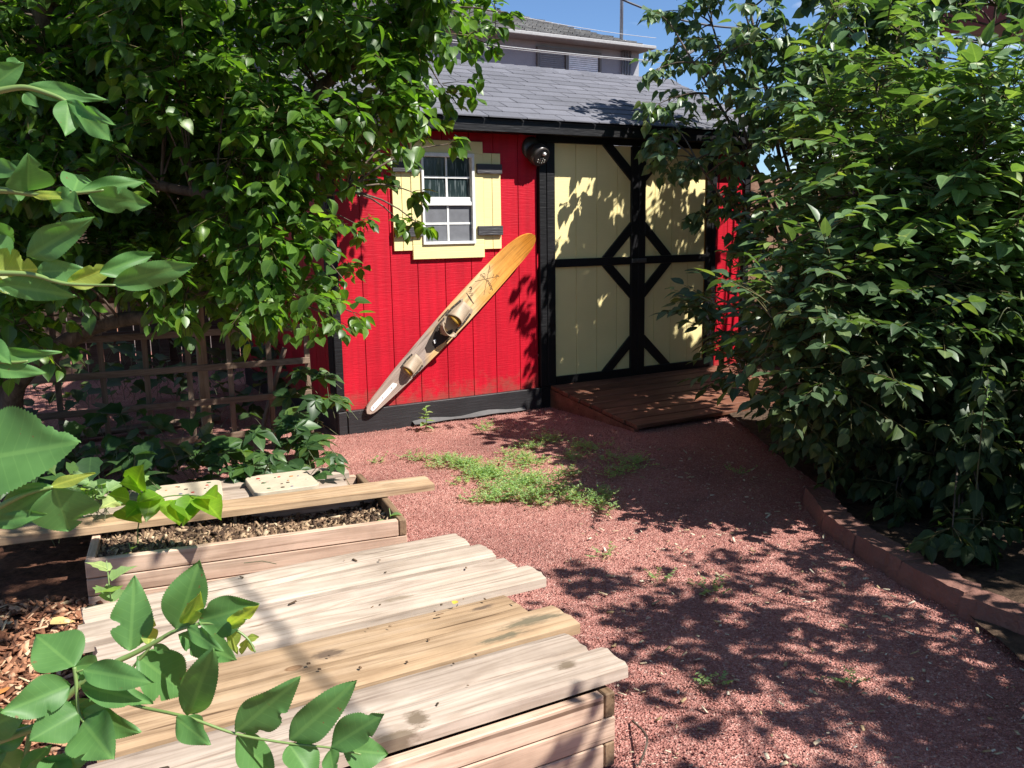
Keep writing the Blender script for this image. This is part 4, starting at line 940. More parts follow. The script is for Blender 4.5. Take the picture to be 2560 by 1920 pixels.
cl = fill([(-150, -120), (1190, -120), (1150, 60), (1060, 120), (1010, 210), (900, 290), (820, 350), (700, 400), (300, 420), (-150, 400)], 3.7, 5.2, .28, 104, 150)
cl += fill([(-150, 300), (820, 300), (900, 420), (800, 470), (720, 640), (740, 760), (520, 760), (380, 690), (-150, 700)], 3.7, 5.0, .25, 96, 95)
cl += fill([(-150, 650), (130, 650), (180, 760), (-150, 980)], 3.6, 4.4, .22, 56, 7)
cl += [cpx(1010, 330, 4.6, .17, 32), cpx(1100, 210, 4.6, .22, 48), cpx(1170, 90, 4.5, .22, 48), cpx(1240, 30, 4.4, .18, 32), cpx(1345, -30, 4.4, .14, 16), cpx(960, 455, 4.8, .16, 32), cpx(1030, 480, 4.8, .10, 12), cpx(1040, 555, 4.8, .12, 16), cpx(990, 545, 4.8, .10, 12),
       cpx(800, 780, 4.3, .18, 32), cpx(880, 780, 4.3, .14, 20), cpx(620, 790, 4.3, .16, 24), cpx(860, 700, 4.4, .16, 28), cpx(1120, 360, 4.7, .10, 10), cpx(930, 380, 4.7, .2, 44), cpx(1080, 290, 4.7, .14, 24)]
for _ in range(60):       # the crown above the picture
    x, y, z = rng.uniform(-3.6, -.15), rng.uniform(2.5, 5.3), rng.uniform(2.75, 4.3); cl.append((x, y, z, .46, 120))
for _ in range(44): x, y, z = rng.uniform(-3.3, -1.35), rng.uniform(5.0, 7.2), rng.uniform(2.0, 3.6); cl.append((x, y, z, .40, 88))
for x, y, z in ((.2, 2.2, 2.8), (-.1, 2.3, 2.6), (.45, 2.15, 3.1), (-.3, 2.55, 2.75), (.1, 2.45, 3.0), (-.5, 2.5, 2.6), (-.2, 2.15, 2.75), (.1, 2.0, 2.75)): cl.append((x, y, z, .34, 110))  # unseen clusters added overhead to shade the ground left of the beds
cl += fill([(-150, 400), (120, 400), (140, 700), (-150, 760)], 3.5, 4.2, .22, 72, 16)
cl += [cpx(900, 430, 5.3, .18, 40), cpx(930, 300, 5.3, .2, 48), cpx(890, 560, 5.3, .14, 28), cpx(860, 660, 5.2, .15, 28), cpx(870, 360, 5.4, .2, 48)]
for _ in range(20): x, y, z = rng.uniform(-1.9, .1), rng.uniform(2.5, 4.3), rng.uniform(2.95, 4.2); cl.append((x, y, z, .44, 110))  # more unseen clusters, added towards the sun to darken the visible crown
crown(pear, 'ovate', LV['pear'], cl, .078, hub=hub, droop=.5)
# bright low sprig hanging in front of the stepping stones
sp_ = thing("pear_sucker", "bright green pear shoot lit up in front of the stepping stones", "plant", tuple(at(340, 1330, 3.25)))
sp_.location = (0, 0, 0)
pts = [at(*q3(600, 760), 3.3), at(*q3(600, 600), 3.25), at(*q3(680, 500), 3.2), at(*q3(800, 480), 3.2), at(*q3(900, 490), 3.15)]
MB().tube(smooth_pl(pts), .0025, 5).build("stem", STEM, sp_, smooth=True)
P, D, Nn, S = [], [], [], []
for bx, by, tx, ty in ((590, 440, 600, 380), (600, 450, 560, 420), (660, 470, 640, 550), (690, 480, 620, 500), (740, 500, 770, 580), (780, 495, 810, 560), (830, 480, 800, 570), (860, 490, 930, 540), (880, 480, 920, 480), (560, 500, 490, 480), (610, 520, 560, 560), (520, 540, 590, 580)):
    a, b_ = at(*q3(bx, by), 3.2), at(*q3(tx, ty), 3.12); P.append(a); D.append(b_ - a); S.append(max((b_ - a).length * 1.25, .055)); Nn.append(Vector((.3, -.5, .7)))
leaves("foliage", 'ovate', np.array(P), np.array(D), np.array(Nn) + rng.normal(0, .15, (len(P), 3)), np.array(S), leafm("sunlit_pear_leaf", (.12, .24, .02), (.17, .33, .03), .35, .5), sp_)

# red barked tree behind the pear
rt = thing("pine_tree", "reddish barked trunk seen in gaps of the pear crown, upper left", "tree", (0, 0, 0))
hub = limbs(rt, "trunk", [([(-4.65, 10.0, 0), (-4.62, 10.0, 1.8), (-4.9, 10.0, 4.0), (-5.3, 10.0, 7.0)], .17, .12)], BKR, 12)
cl = [(rng.uniform(-6.6, -3.4), rng.uniform(9.4, 11.2), rng.uniform(5.0, 7.0), .6, 80) for _ in range(14)]
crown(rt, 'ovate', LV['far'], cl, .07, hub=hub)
# ---- lilac by the doors
def shrub(name, lab, cat, base, tops, kind, lk, cl, size, style='simple', r0=.022, per=8, droop=.35, bm_=None, group=None):
    s_ = thing(name, lab, cat, (0, 0, 0), 0, group); b = Vector(base); ln = []
    for i, t in enumerate(tops):
        t = Vector(t); o_ = Vector((random.uniform(-.08, .08), random.uniform(-.08, .08), 0)); mid = (b + o_).lerp(t, .5) + Vector((random.uniform(-.08, .08), random.uniform(-.08, .08), .12))
        ln.append(([tuple(b + o_), tuple(mid), tuple(t)], r0, r0 * .3))
    hub = limbs(s_, "stem", ln, bm_ or BK, 7); crown(s_, kind, lk, cl, size, hub=hub, style=style, per_twig=per, droop=droop); return s_
cl = fill([(1700, 20), (1860, -80), (1860, 480), (1800, 540), (1730, 360)], 5.9, 6.6, .23, 48, 15)
cl += fill([(1860, -80), (2080, -80), (2080, 480), (1980, 560), (1860, 500)], 5.5, 6.2, .24, 44, 20)
cl += fill([(1850, -60), (2080, -80), (2080, 330), (1930, 330), (1870, 200)], 5.6, 6.3, .24, 52, 9)
cl += [cpx(1860, 180, 5.9, .22, 56), cpx(1880, 260, 5.9, .22, 56), cpx(1840, 100, 5.9, .22, 48), cpx(1900, 330, 5.8, .2, 48), cpx(1930, 120, 5.8, .24, 60), cpx(1820, 290, 6.0, .18, 40)]
cl += fill([(1760, 480), (1960, 480), (1960, 620), (1820, 600)], 6.0, 6.6, .2, 40, 9)
cl += [cpx(1655, 40, 6.2, .14, 24), cpx(1645, 260, 6.2, .17, 48), cpx(1680, 130, 6.3, .24, 40), cpx(1650, 340, 6.1, .17, 40), cpx(1690, 390, 6.1, .18, 48), cpx(1740, 400, 6.2, .18, 36), cpx(1765, 540, 6.2, .14, 32), cpx(1705, 430, 6.1, .10, 24), cpx(1690, 320, 6.2, .2, 40), cpx(1650, 170, 6.2, .14, 36), cpx(1720, 30, 6.3, .25, 64), cpx(1800, -60, 6.3, .3, 80), cpx(1860, -100, 6.3, .3, 80), cpx(1700, 240, 6.2, .2, 24)]
shrub("lilac_shrub", "tall lilac with small heart shaped leaves overhanging the cream doors", "shrub", (2.45, 6.35, 0), [tuple(at(1700, 100, 6.2)), tuple(at(1780, 60, 6.4)), tuple(at(1860, 20, 6.3)), tuple(at(1960, 40, 6.5)), tuple(at(1740, 400, 6.1)), tuple(at(1960, 250, 6.6)), tuple(at(1840, -150, 6.3))], 'heart', LV['lilac'], cl, .078, droop=.55)
cl = fill([(2050, -80), (2380, -80), (2360, 120), (2260, 420), (2060, 420), (2000, 120)], 5.6, 6.4, .27, 64, 56)
cl += fill([(2330, -100), (2640, -100), (2640, 20), (2400, 30)], 5.4, 6.0, .22, 48, 14)
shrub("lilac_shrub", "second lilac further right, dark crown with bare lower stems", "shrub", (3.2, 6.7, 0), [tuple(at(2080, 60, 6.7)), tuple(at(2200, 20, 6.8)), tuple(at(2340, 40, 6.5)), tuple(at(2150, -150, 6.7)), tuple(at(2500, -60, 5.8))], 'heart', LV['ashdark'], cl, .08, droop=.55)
# ---- ash saplings with compound leaves
cl = fill([(2040, 330), (2110, 150), (2330, 110), (2420, 240), (2300, 620), (2180, 640), (2060, 560)], 4.5, 5.3, .24, 6, 42)
cl += [cpx(2090, 30, 4.8, .16, 5), cpx(2150, -10, 4.8, .16, 5), cpx(2220, 60, 4.8, .16, 6), cpx(2010, 260, 4.8, .15, 5)]
shrub("ash_sapling", "young ash with large sunlit compound leaves rising beside the lilac", "sapling", (2.3, 4.95, 0), [tuple(at(2040, 120, 4.9)), tuple(at(2150, 0, 4.9)), tuple(at(2260, 90, 4.8)), tuple(at(2100, 330, 4.7)), tuple(at(2200, 500, 4.6))], 'lance', LV['ash'], cl, .108, 'pinnate', .012, 1, bm_=STEMD)
cl = fill([(2380, 260), (2480, 180), (2660, 160), (2660, 700), (2400, 660), (2330, 480)], 3.9, 4.7, .24, 6, 58)
cl += [cpx(2430, 140, 4.4, .12, 4), cpx(2500, 150, 4.3, .15, 5), cpx(2570, 90, 4.3, .15, 4)]
shrub("ash_sapling", "young ash at the right frame edge, yellow green leaf tips", "sapling", (2.75, 4.3, 0), [tuple(at(2440, 150, 4.3)), tuple(at(2560, 120, 4.3)), tuple(at(2640, 300, 4.2)), tuple(at(2450, 450, 4.2))], 'lance', LV['ash'], cl, .105, 'pinnate', .012, 1, bm_=STEMD)
cl = fill([(2060, 560), (2200, 520), (2400, 560), (2640, 640), (2640, 760), (2160, 740), (2030, 680)], 4.0, 5.0, .22, 6, 60)
shrub("ash_thicket", "mid height mass of sunlit compound leaves below the two saplings", "shrub", (2.5, 4.7, 0), [tuple(at(x, y, 4.4)) for x, y in ((1930, 640), (2100, 580), (2300, 600), (2500, 680))], 'lance', LV['ash'], cl, .095, 'pinnate', .010, 1, bm_=STEMD)
cl = fill([(1950, 680), (2140, 640), (2400, 660), (2640, 720), (2640, 1000), (2420, 1010), (2100, 960), (1980, 900), (1900, 820)], 3.8, 5.2, .22, 7, 110)
cl += [cpx(1830, 770, 5.6, .14, 6), cpx(1850, 690, 5.8, .14, 7), cpx(1880, 860, 5.2, .12, 6), cpx(1900, 640, 5.6, .14, 6), cpx(1900, 760, 5.3, .16, 8), cpx(1790, 790, 5.5, .17, 11), cpx(1740, 760, 5.5, .11, 5), cpx(1800, 730, 5.8, .13, 6), cpx(1850, 900, 5.0, .14, 8), cpx(1860, 820, 5.3, .16, 9)]
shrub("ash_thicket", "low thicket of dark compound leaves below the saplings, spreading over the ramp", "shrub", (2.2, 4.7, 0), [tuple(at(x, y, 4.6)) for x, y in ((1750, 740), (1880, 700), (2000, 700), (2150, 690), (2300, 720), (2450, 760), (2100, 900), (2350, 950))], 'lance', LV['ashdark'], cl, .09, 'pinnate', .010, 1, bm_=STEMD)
cl = fill([(1930, 900), (2100, 860), (2640, 900), (2640, 1250), (2450, 1230), (2200, 1150), (2020, 1080), (1940, 1000)], 3.7, 4.9, .22, 72, 80)
cl += [(rng.uniform(1.62, 2.5), y, rng.uniform(.06, .42), .17, 48) for y in rng.uniform(2.95, 5.0, 44)]
shrub("dark_shrub", "deep green shrub in full shade behind the stone edging", "shrub", (2.5, 4.2, 0), [tuple(at(x, y, 4.2)) for x, y in ((1950, 980), (2100, 940), (2300, 960), (2500, 980), (2400, 1100))], 'ovate', LV['herb'], cl, .07, droop=.7)
# backing shrubs, deeper in the bed
cl = [(rng.uniform(2.7, 4.0), rng.uniform(2.6, 7.4), rng.uniform(.25, 1.9), .36, 64) for _ in range(80)]
shrub("hedge_shrub", "dark background shrub mass against the right hand fence", "shrub", (3.3, 5.0, 0), [(3.0, 3.2, 1.2), (3.3, 4.2, 1.6), (3.2, 5.4, 1.7), (3.3, 6.6, 1.6), (2.9, 6.9, 1.2)], 'ovate', LV['far'], cl, .08)
# near shrubs standing just right of the frame; they throw the dappled shade on the gravel
cl = [(rng.uniform(2.0, 3.5), y, rng.uniform(.7, 2.3), .30, 72) for y in rng.uniform(1.0, 2.9, 42)]
cl += [(rng.uniform(2.5, 3.6), y, rng.uniform(2.2, 2.9), .30, 44) for y in rng.uniform(.7, 2.4, 12)]
cl += [(rng.uniform(1.85, 2.5), y, rng.uniform(1.3, 2.2), .22, 26) for y in rng.uniform(1.0, 2.4, 22)]
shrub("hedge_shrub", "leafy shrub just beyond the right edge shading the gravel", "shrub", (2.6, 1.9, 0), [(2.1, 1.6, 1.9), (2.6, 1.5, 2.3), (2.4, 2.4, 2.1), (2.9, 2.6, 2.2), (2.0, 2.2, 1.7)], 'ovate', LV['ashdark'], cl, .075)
cl = [(rng.uniform(1.8, 2.9), y, rng.uniform(.5, 1.7), .26, 40) for y in rng.uniform(.2, 1.4, 16)]
shrub("hedge_shrub", "low leafy shrub beside the photographer, out of the picture", "shrub", (2.2, .8, 0), [(1.9, .6, 1.2), (2.3, 1.0, 1.4), (2.5, .5, 1.2)], 'ovate', LV['ashdark'], cl, .075)
# tall drooping herbs with seed spikes at the bed edge
herbs = [(1.75, 4.6), (1.9, 4.25), (1.72, 3.95), (2.0, 3.8), (1.85, 3.55), (2.1, 3.4), (1.8, 3.3), (2.25, 3.15), (2.0, 3.05), (1.72, 5.0), (1.95, 4.8), (2.3, 3.6)]
hw_ = ["farthest nettle like herb near the ramp corner", "herb with a pale drooping seed spike", "herb over the start of the stone edging", "tall herb with curling tip in deep shade", "herb leaning towards the gravel", "herb at the back of the group, sunlit tip",
       "herb bending over the middle edging block", "herb near the right frame edge", "herb hanging over the gap in the edging", "small herb beside the ramp end", "herb with broad lower leaves behind the first block", "upright herb with a green catkin like tip"]
for i, (x, y) in enumerate(herbs):
    h = random.uniform(.75, 1.15); s_ = thing("tall_herb", hw_[i], "plant", (x, y, 0.03), random.uniform(0, 6), "nettle like herbs behind the edging")
    lean = Vector((random.uniform(-.3, .05), random.uniform(-.25, .1), 0)); pts = [Vector((0, 0, 0)), Vector((0, 0, h * .5)) + lean * .3, Vector((0, 0, h * .92)) + lean, Vector((0, 0, h * .82)) + lean * 1.7]
    sp = smooth_pl(pts, 8); MB().tube(sp, [.004 - .003 * k / len(sp) for k in range(len(sp))], 5).build("stem", STEMD, s_, smooth=True)
    P, D, Nn, S = [], [], [], []
    for k in range(34):
        f = k / 34; p = sp[min(int((.1 + f * .8) * len(sp)), len(sp) - 1)]; a = k * 2.4; d = Vector((math.cos(a), math.sin(a), -.5 - .5 * random.random()))
        P.append(p + d * .02); D.append(d); Nn.append(Vector((math.cos(a) * .6, math.sin(a) * .6, 1))); S.append(.10 * (1.15 - f * .6))
    leaves("foliage", 'lance', np.array(P), np.array(D), np.array(Nn), np.array(S), LV['herb'], s_)
    P, D, Nn, S = [], [], [], []
    for k in range(40):
        p = sp[int((.85 + .15 * k / 40) * (len(sp) - 1))]; d = Vector((random.gauss(0, 1), random.gauss(0, 1), random.gauss(-.3, .7))); P.append(p + d.normalized() * .006); D.append(d); Nn.append(Vector((0, .2, 1))); S.append(.012)
    leaves("seed_spike", 'tiny', np.array(P), np.array(D), np.array(Nn), np.array(S), LV['weed'], s_)
# ---- creeper (five leaflets) at the foot of the trellis
def creeper(name, lab, spots, size, kind='lance', lk='creeper', fingers=5):
    s_ = thing(name, lab, "vine"); P, D, Nn, S = [], [], [], []; A, B = [], []
    for (x, y, z) in spots:
        a0 = rng.uniform(0, 6.28); tilt = unit(np.array([rng.normal(.1, .3), rng.normal(-.25, .3), 1.0])); c = np.array([x, y, z]); A.append(np.array([x + rng.normal(0, .05), y + rng.normal(0, .05), max(.01, z - .12)])); B.append(c)
        u = unit(np.cross(tilt, [math.cos(a0), math.sin(a0), 0])); w = np.cross(tilt, u); sz = size * rng.uniform(.7, 1.2)
        for k in range(fingers):
            a = (k - (fingers - 1) / 2) * (.95 if fingers == 5 else 0); d = u * math.cos(a) + w * math.sin(a) - np.array([0, 0, .15]); P.append(c); D.append(d); Nn.append(tilt); S.append(sz * (1 - .12 * abs(k - 2)) if fingers == 5 else sz)
    leaves("foliage", kind, np.array(P), np.array(D), np.array(Nn), np.array(S), LV[lk], s_); tubes("stems", np.array(A), np.array(B), .002, .0015, STEMD, s_, .05); return s_
sp = [(rng.uniform(-1.9, -1.0), 0, 0) for _ in range(46)]; sp = [(x, 4.15 + (x + 1.9) * .3 + rng.uniform(-.25, .35), rng.uniform(.10, .36)) for x, _, _ in sp]
creeper("creeper_vine", "five fingered creeper spreading behind the stepping stones", sp, .13)
sp = [(rng.uniform(-1.45, -.8), rng.uniform(3.86, 4.1), rng.uniform(.2, .3)) for _ in range(16)]
creeper("creeper_vine", "creeper leaves lying over the far corner of the right stepping stone", sp, .10)
sp = [(rng.uniform(-1.35, -1.05), rng.uniform(4.9, 5.4), rng.uniform(.1, .55)) for _ in range(22)]
creeper("creeper_vine", "creeper climbing the right end of the trellis by the shed corner", sp, .12)
sp = [(rng.uniform(-2.6, -1.55), rng.uniform(3.55, 4.6), rng.uniform(.14, .42)) for _ in range(150)]
creeper("grape_vine", "broad lobed dark vine leaves left of the stepping stones", sp, .12, 'lobed', 'creeper', 1)
sp = [(rng.uniform(-1.86, -1.55), rng.uniform(3.30, 3.62), rng.uniform(.22, .34)) for _ in range(40)]
creeper("grape_vine", "brighter small vine leaves trailing over the long plank", sp, .075, 'lobed', 'weed', 1)
sp = [(rng.uniform(-3.6, -1.7), rng.uniform(5.75, 7.4), rng.uniform(.05, .5)) for _ in range(210)]  # added leaf patch, covers bright ground so the area reads as dark
creeper("grape_vine", "vine leaves added to darken the ground behind the trellis", sp, .13, 'lobed', 'far', 1)
# ---- weeds
def weed_patch(name, centers, n, size, parent=None, h=.05, kind='tiny'):
    P, D, Nn, S = [], [], [], []; A, B = [], []
    for (x, y, r) in centers:
        m_ = max(6, int(n * r * r / .01))
        for _ in range(m_):
            a = rng.uniform(0, 6.28); q = r * math.sqrt(rng.uniform(0, 1)); b0 = np.array([x + q * math.cos(a), y + q * math.sin(a) * 1.0, .004]); d = unit(np.array([rng.normal(0, 1), rng.normal(0, 1), rng.uniform(.25, .9)])); Ls = size * rng.uniform(3, 6)
            A.append(b0); B.append(b0 + d * Ls); sd = unit(np.cross(d, [0, 0, 1]) + 1e-6)
            for k in range(5):
                c = b0 + d * Ls * (.35 + .16 * k)
                for sg in (-1, 1): P.append(c); D.append(d * .6 + sd * sg + rng.normal(0, .2, 3)); Nn.append(np.array([0, 0, 1]) + rng.normal(0, .3, 3)); S.append(size * rng.uniform(.6, 1.1))
    o = leaves(name, kind, np.array(P), np.array(D), np.array(Nn), np.array(S), LV['weed'], parent); return o, A, B
cs = []
patch = [(-.50, 4.98, .09), (-.38, 4.95, .12), (-.22, 4.85, .15), (-.12, 4.70, .17), (.0, 4.62, .18), (-.20, 4.55, .14), (.05, 4.42, .17), (-.08, 4.32, .14), (.16, 4.50, .15), (.22, 4.32, .14), (.10, 4.18, .11), (-.15, 4.17, .08), (.30, 4.15, .10), (.0, 5.0, .12), (.12, 5.25, .10), (.20, 5.40, .12), (.08, 4.85, .12), (.40, 4.05, .07), (.45, 4.20, .06)]
for x, y, r in patch:
    for _ in range(7): a = random.uniform(0, 6.28); q = r * random.uniform(0, 1.1); cs.append((x + q * math.cos(a), y + q * math.sin(a), r * .38))
wp, _, _ = weed_patch("ground_weeds", cs, 46, .0125); tag(wp, kind='stuff')
cs = []
for x, y, r in [(.50, 5.15, .12), (.60, 4.95, .11), (.62, 4.72, .10), (.72, 4.85, .07), (.42, 5.25, .06), (.55, 4.6, .06), (.35, 4.95, .07), (.30, 4.62, .08)]:
    for _ in range(6): a = random.uniform(0, 6.28); q = r * random.uniform(0, 1.1); cs.append((x + q * math.cos(a), y + q * math.sin(a), r * .4))
wp, _, _ = weed_patch("ground_weeds", cs, 18, .0125); tag(wp, kind='stuff')
singles = [(-.17, 5.75, .07, "faint weed tuft close to the shed wall"), (-.62, 5.02, .05, "small weed just left of the large green weed patch"), (-.78, 4.95, .04, "lone weed sprout left of the weed patch near the long plank end"), (.36, 3.42, .03, "tiny weed in the sunlit gravel beside the front bed"), (.72, 3.05, .05, "weed tuft in dappled shade in the middle of the gravel"),
           (.55, 3.15, .035, "pale weed sprig left of the shaded tuft"), (.57, 2.38, .03, "weed sprig among the shadow spots right of the front bed"), (.98, 2.38, .03, "weed sprig in shade towards the lower right"), (1.22, 4.6, .05, "weed in shade near the far edging block")]
for x, y, r, lab in singles:
    s_ = thing("weed", lab, "weed", (0, 0, 0), 0, "weeds scattered on the gravel"); o, A, B = weed_patch("foliage", [(x, y, r)], 50, .013, s_); tubes("stems", np.array(A), np.array(B), .0008, .0006, STEM, s_)
def sprout(name, lab, x, y, h, n, size, kind='lance', lk='weed', grp=None):
    s_ = thing(name, lab, "weed", (x, y, 0), random.uniform(0, 6), grp); MB().tube([(0, 0, 0), (.01, 0, h * .6), (.0, .01, h)], [.003, .0025, .0015], 5).build("stem", STEM, s_, smooth=True)
    P, D, Nn, S = [], [], [], []
    for k in range(n):
        a = k * 2.4; f = .15 + .85 * k / n; P.append((0, 0, h * f)); D.append((math.cos(a), math.sin(a), .7 - .8 * (1 - f))); Nn.append((-.3 * math.cos(a), -.3 * math.sin(a), 1)); S.append(size * (1.1 - .5 * f))
    leaves("foliage", kind, np.array(P), np.array(D), np.array(Nn), np.array(S), LV[lk], s_)
q = rv(.52, .22); sprout("weed", "upright leafy weed standing in front of the weed cloth", q.x, q.y, .16, 12, .07, grp="weeds scattered on the gravel")
sprout("lettuce_weed", "upright weed with curled lobed leaves between the two raised beds", -1.22, 2.52, .36, 9, .12, 'lobed')
sprout("weed", "pale lobed seedling in the near left corner of the mulch bed", -1.39, 3.05, .22, 8, .055, 'lobed', grp="seedlings in the mulch bed")
sprout("weed", "arching green blade leaves in the right corner of the mulch bed", -.50, 3.40, .22, 6, .08, grp="seedlings in the mulch bed")

# ---- big serrated leaves close to the camera
def bigleaf(parent, base, tip, wpx, dB, dT, mat, tilt=.0, fold=.22, curl=.15, asym=0):
    """one serrated leaf from base pixel to tip pixel; real size and thickness at its own distance"""
    a, b_ = at(*base, dB), at(*tip, dT); ax_ = b_ - a; Ln = ax_.length; y = ax_.normalized(); view = ((a + b_) / 2 - Vector((0, 0, CAMZ))).normalized()
    s = y.cross(view).normalized(); n = s.cross(y).normalized()
    if n.dot(view) > 0: n = -n
    s2 = (s * math.cos(tilt) + n * math.sin(tilt)); n2 = y.cross(s2).normalized()
    if n2.dot(view) > 0: n2 = -n2
    rl_ = random.Random(int(asym * 131 + base[0] * 7 + base[1])); sideL, sideR = rl_.uniform(.86, 1.08), rl_.uniform(.86, 1.08)
    bites = [(rl_.uniform(.2, .85), rl_.uniform(.02, .06), rl_.uniform(.2, .55), rl_.choice((-1, 1))) for _ in range(rl_.choice((0, 0, 1, 2)))]
    W_ = wpx / FPX * (dB + dT) / 2 / 2 * 1.15; rows, cols = 64, 4; V, F, U = [], [], []
    for i in range(rows + 1):
        f = i / rows; w0_ = (math.sin(math.pi * f ** .82) ** .85 if 0 < f < 1 else 0) * (1 - .25 * f) * 1.12
        ser = 1 + (.032 if i % 2 else -.014) * (1 if .08 < f < .97 else 0)
        for j in range(-cols, cols + 1):
            g = j / cols; w = w0_ * ((1 + .10 * math.sin(f * 5 + asym * 1.7)) * sideL if j < 0 else (1 + .10 * math.sin(f * 6 + asym * 2.3)) * sideR)
            for (fb, wb, db, sb) in bites:
                if (j < 0) == (sb < 0) and abs(g) > .3: w *= 1 - db * math.exp(-((f - fb) / wb) ** 2) * abs(g);
            ww = w * (ser if abs(j) == cols else 1); x = g * ww * W_; z = -curl * Ln * (f * f) + abs(g) * ww * W_ * fold + .03 * Ln * math.sin(f * 9 + g * 2.5 + asym) * abs(g)
            yy = f * Ln + (abs(g) * .02 * Ln * .5 if abs(j) == cols and i % 2 else 0)
            V.append(tuple(a + y * yy + s2 * x + n2 * z)); U.append((g * w * W_ / Ln, f))
    K = 2 * cols + 1
    for i in range(rows):
        for j in range(2 * cols): q = i * K + j; F.append((q, q + 1, q + K + 1, q + K))
    o = arrmesh("leaf", V, F, mat, parent, True, U); return o
def stemline(parent, pts, r0, r1, mat=None):
    sp = smooth_pl(pts, 6); n = len(sp); MB().tube(sp, [r0 + (r1 - r0) * i / (n - 1) for i in range(n)], 7).build("stem", mat or STEM, parent, smooth=True)
BG, BY = LV['big'], LV['bigy']
def branch(lab, spec_leaves, stems, sc, d):
    s_ = thing("leafy_branch", lab, "branch", (0, 0, 0), 0, "elder like branches reaching in close to the camera")
    for st, r0, r1 in stems: stemline(s_, [at(*sc(x, y), d + dd) for x, y, dd in st], r0, r1)
    for i, L0 in enumerate(spec_leaves):
        bx, by, tx, ty, w, m = L0[:6]; dz = L0[6] if len(L0) > 6 else random.uniform(-.03, .03)
        bigleaf(s_, sc(bx, by), sc(tx, ty), w / sc.k, d, d + dz, m, random.uniform(-.5, .5), random.uniform(.1, .35), random.uniform(-.05, .15), i)
    return s_
class SCL:
    def __init__(s, ox, oy, k): s.ox, s.oy, s.k = ox, oy, k
    def __call__(s, x, y): return (s.ox + x / s.k, s.oy + y / s.k)
ZL, Q3, ZA, Q1 = SCL(0, 1380, 3.072), SCL(0, 960, 1.728), SCL(0, 0, 3.16), SCL(0, 0, 1.728)
branch("serrated green leaf cluster sweeping up across the pale planks at lower left",
       [(1000, 760, 1030, 180, 270, BG), (1140, 715, 1155, 450, 115, BY, .03), (1355, 600, 1525, 100, 265, BG), (1425, 560, 1540, 320, 125, BY, -.03), (1530, 530, 1975, 410, 260, BG), (1370, 630, 1850, 840, 210, BG, .05),
        (1450, 1250, 1640, 735, 300, BG, -.04), (1060, 800, 1440, 1090, 330, BG, .04), (1750, 570, 1830, 790, 105, BY), (1750, 570, 1970, 430, 110, BY, -.04), (1890, 665, 1850, 790, 55, BY), (1890, 660, 1995, 655, 50, BY), (1900, 680, 1965, 785, 45, BY), (1430, 570, 1690, 760, 120, BG, -.03), (1180, 720, 1320, 780, 70, BG)],
       [([(0, 1430, -.02), (260, 1350, 0), (590, 1040, 0), (740, 930, 0), (900, 840, 0), (1010, 790, 0), (1180, 700, 0), (1350, 605, 0), (1560, 550, 0), (1760, 575, 0), (1900, 665, 0), (1960, 770, 0)], .0042, .0009), ([(760, 1170, 0), (860, 1120, 0), (1010, 900, 0), (1180, 700, 0)], .0022, .0012)], ZL, .90)
branch("group of broad leaves hanging in the bottom left corner over the mulch",
       [(570, 885, 270, 630, 330, BG), (575, 880, 760, 860, 200, BG, .02), (640, 905, 1145, 995, 190, BG, -.02), (620, 1020, 1180, 1170, 200, BG), (540, 1020, 10, 1240, 270, BG, -.04), (610, 1230, 230, 1440, 300, BG, -.03), (630, 1230, 1075, 1390, 220, BG), (640, 1300, 850, 1580, 360, BG, -.05), (600, 1190, 780, 1190, 120, BG, .02), (530, 1160, 770, 1180, 90, BG, .04),
        (-200, 1380, 200, 1230, 240, BG), (-40, 1500, 240, 1330, 170, BG), (-60, 1560, 140, 1700, 260, BG, .04), (150, 1720, 400, 1480, 140, BG, .03), (180, 1720, 720, 1550, 200, BG), (400, 1560, 480, 1800, 200, BG, -.03), (-220, 1700, 60, 1480, 200, BG)],
       [([(570, 885, 0), (585, 1000, 0), (600, 1200, 0), (640, 1300, 0), (700, 1345, 0)], .002, .0014), ([(590, 920, 0), (640, 905, 0)], .0012, .0008), ([(-60, 1460, 0), (120, 1400, 0), (260, 1350, 0)], .005, .004), ([(240, 1360, .02), (200, 1560, .02), (170, 1760, .03)], .003, .0025)], ZL, .84)
branch("row of leaves on a thin stem crossing the front planks at the bottom",
       [(1020, 1505, 1300, 1262, 150, BG), (1252, 1540, 1525, 1305, 140, BG, -.02), (1430, 1568, 1655, 1428, 120, BG), (1480, 1578, 1680, 1600, 130, BG, .02), (1018, 1525, 1180, 1690, 130, BG), (1250, 1560, 1370, 1720, 140, BG), (1425, 1580, 1445, 1700, 80, BG), (760, 1440, 900, 1560, 90, BG, -.02), (810, 1435, 880, 1500, 60, BG)],
       [([(440, 1330, .03), (590, 1390, .02), (810, 1440, 0), (1020, 1512, 0), (1250, 1553, 0), (1430, 1572, 0), (1560, 1600, 0)], .002, .0009)], Q3, .88)
branch("drooping pair of pale leaves on an arching stem at upper left",
       [(200, 690, 830, 775, 120, BG), (520, 795, 895, 985, 110, BG), (600, 860, 852, 1088, 170, BG, -.02), (540, 800, 525, 1065, 190, BG, -.02), (190, 740, 290, 835, 90, BG), (-60, 680, 190, 495, 190, BG), (60, 560, 165, 480, 120, BG)],
       [([(-80, 740, 0), (0, 715, 0), (200, 690, 0), (400, 745, 0), (520, 800, 0), (620, 880, 0)], .0035, .0012)], ZA, .80)
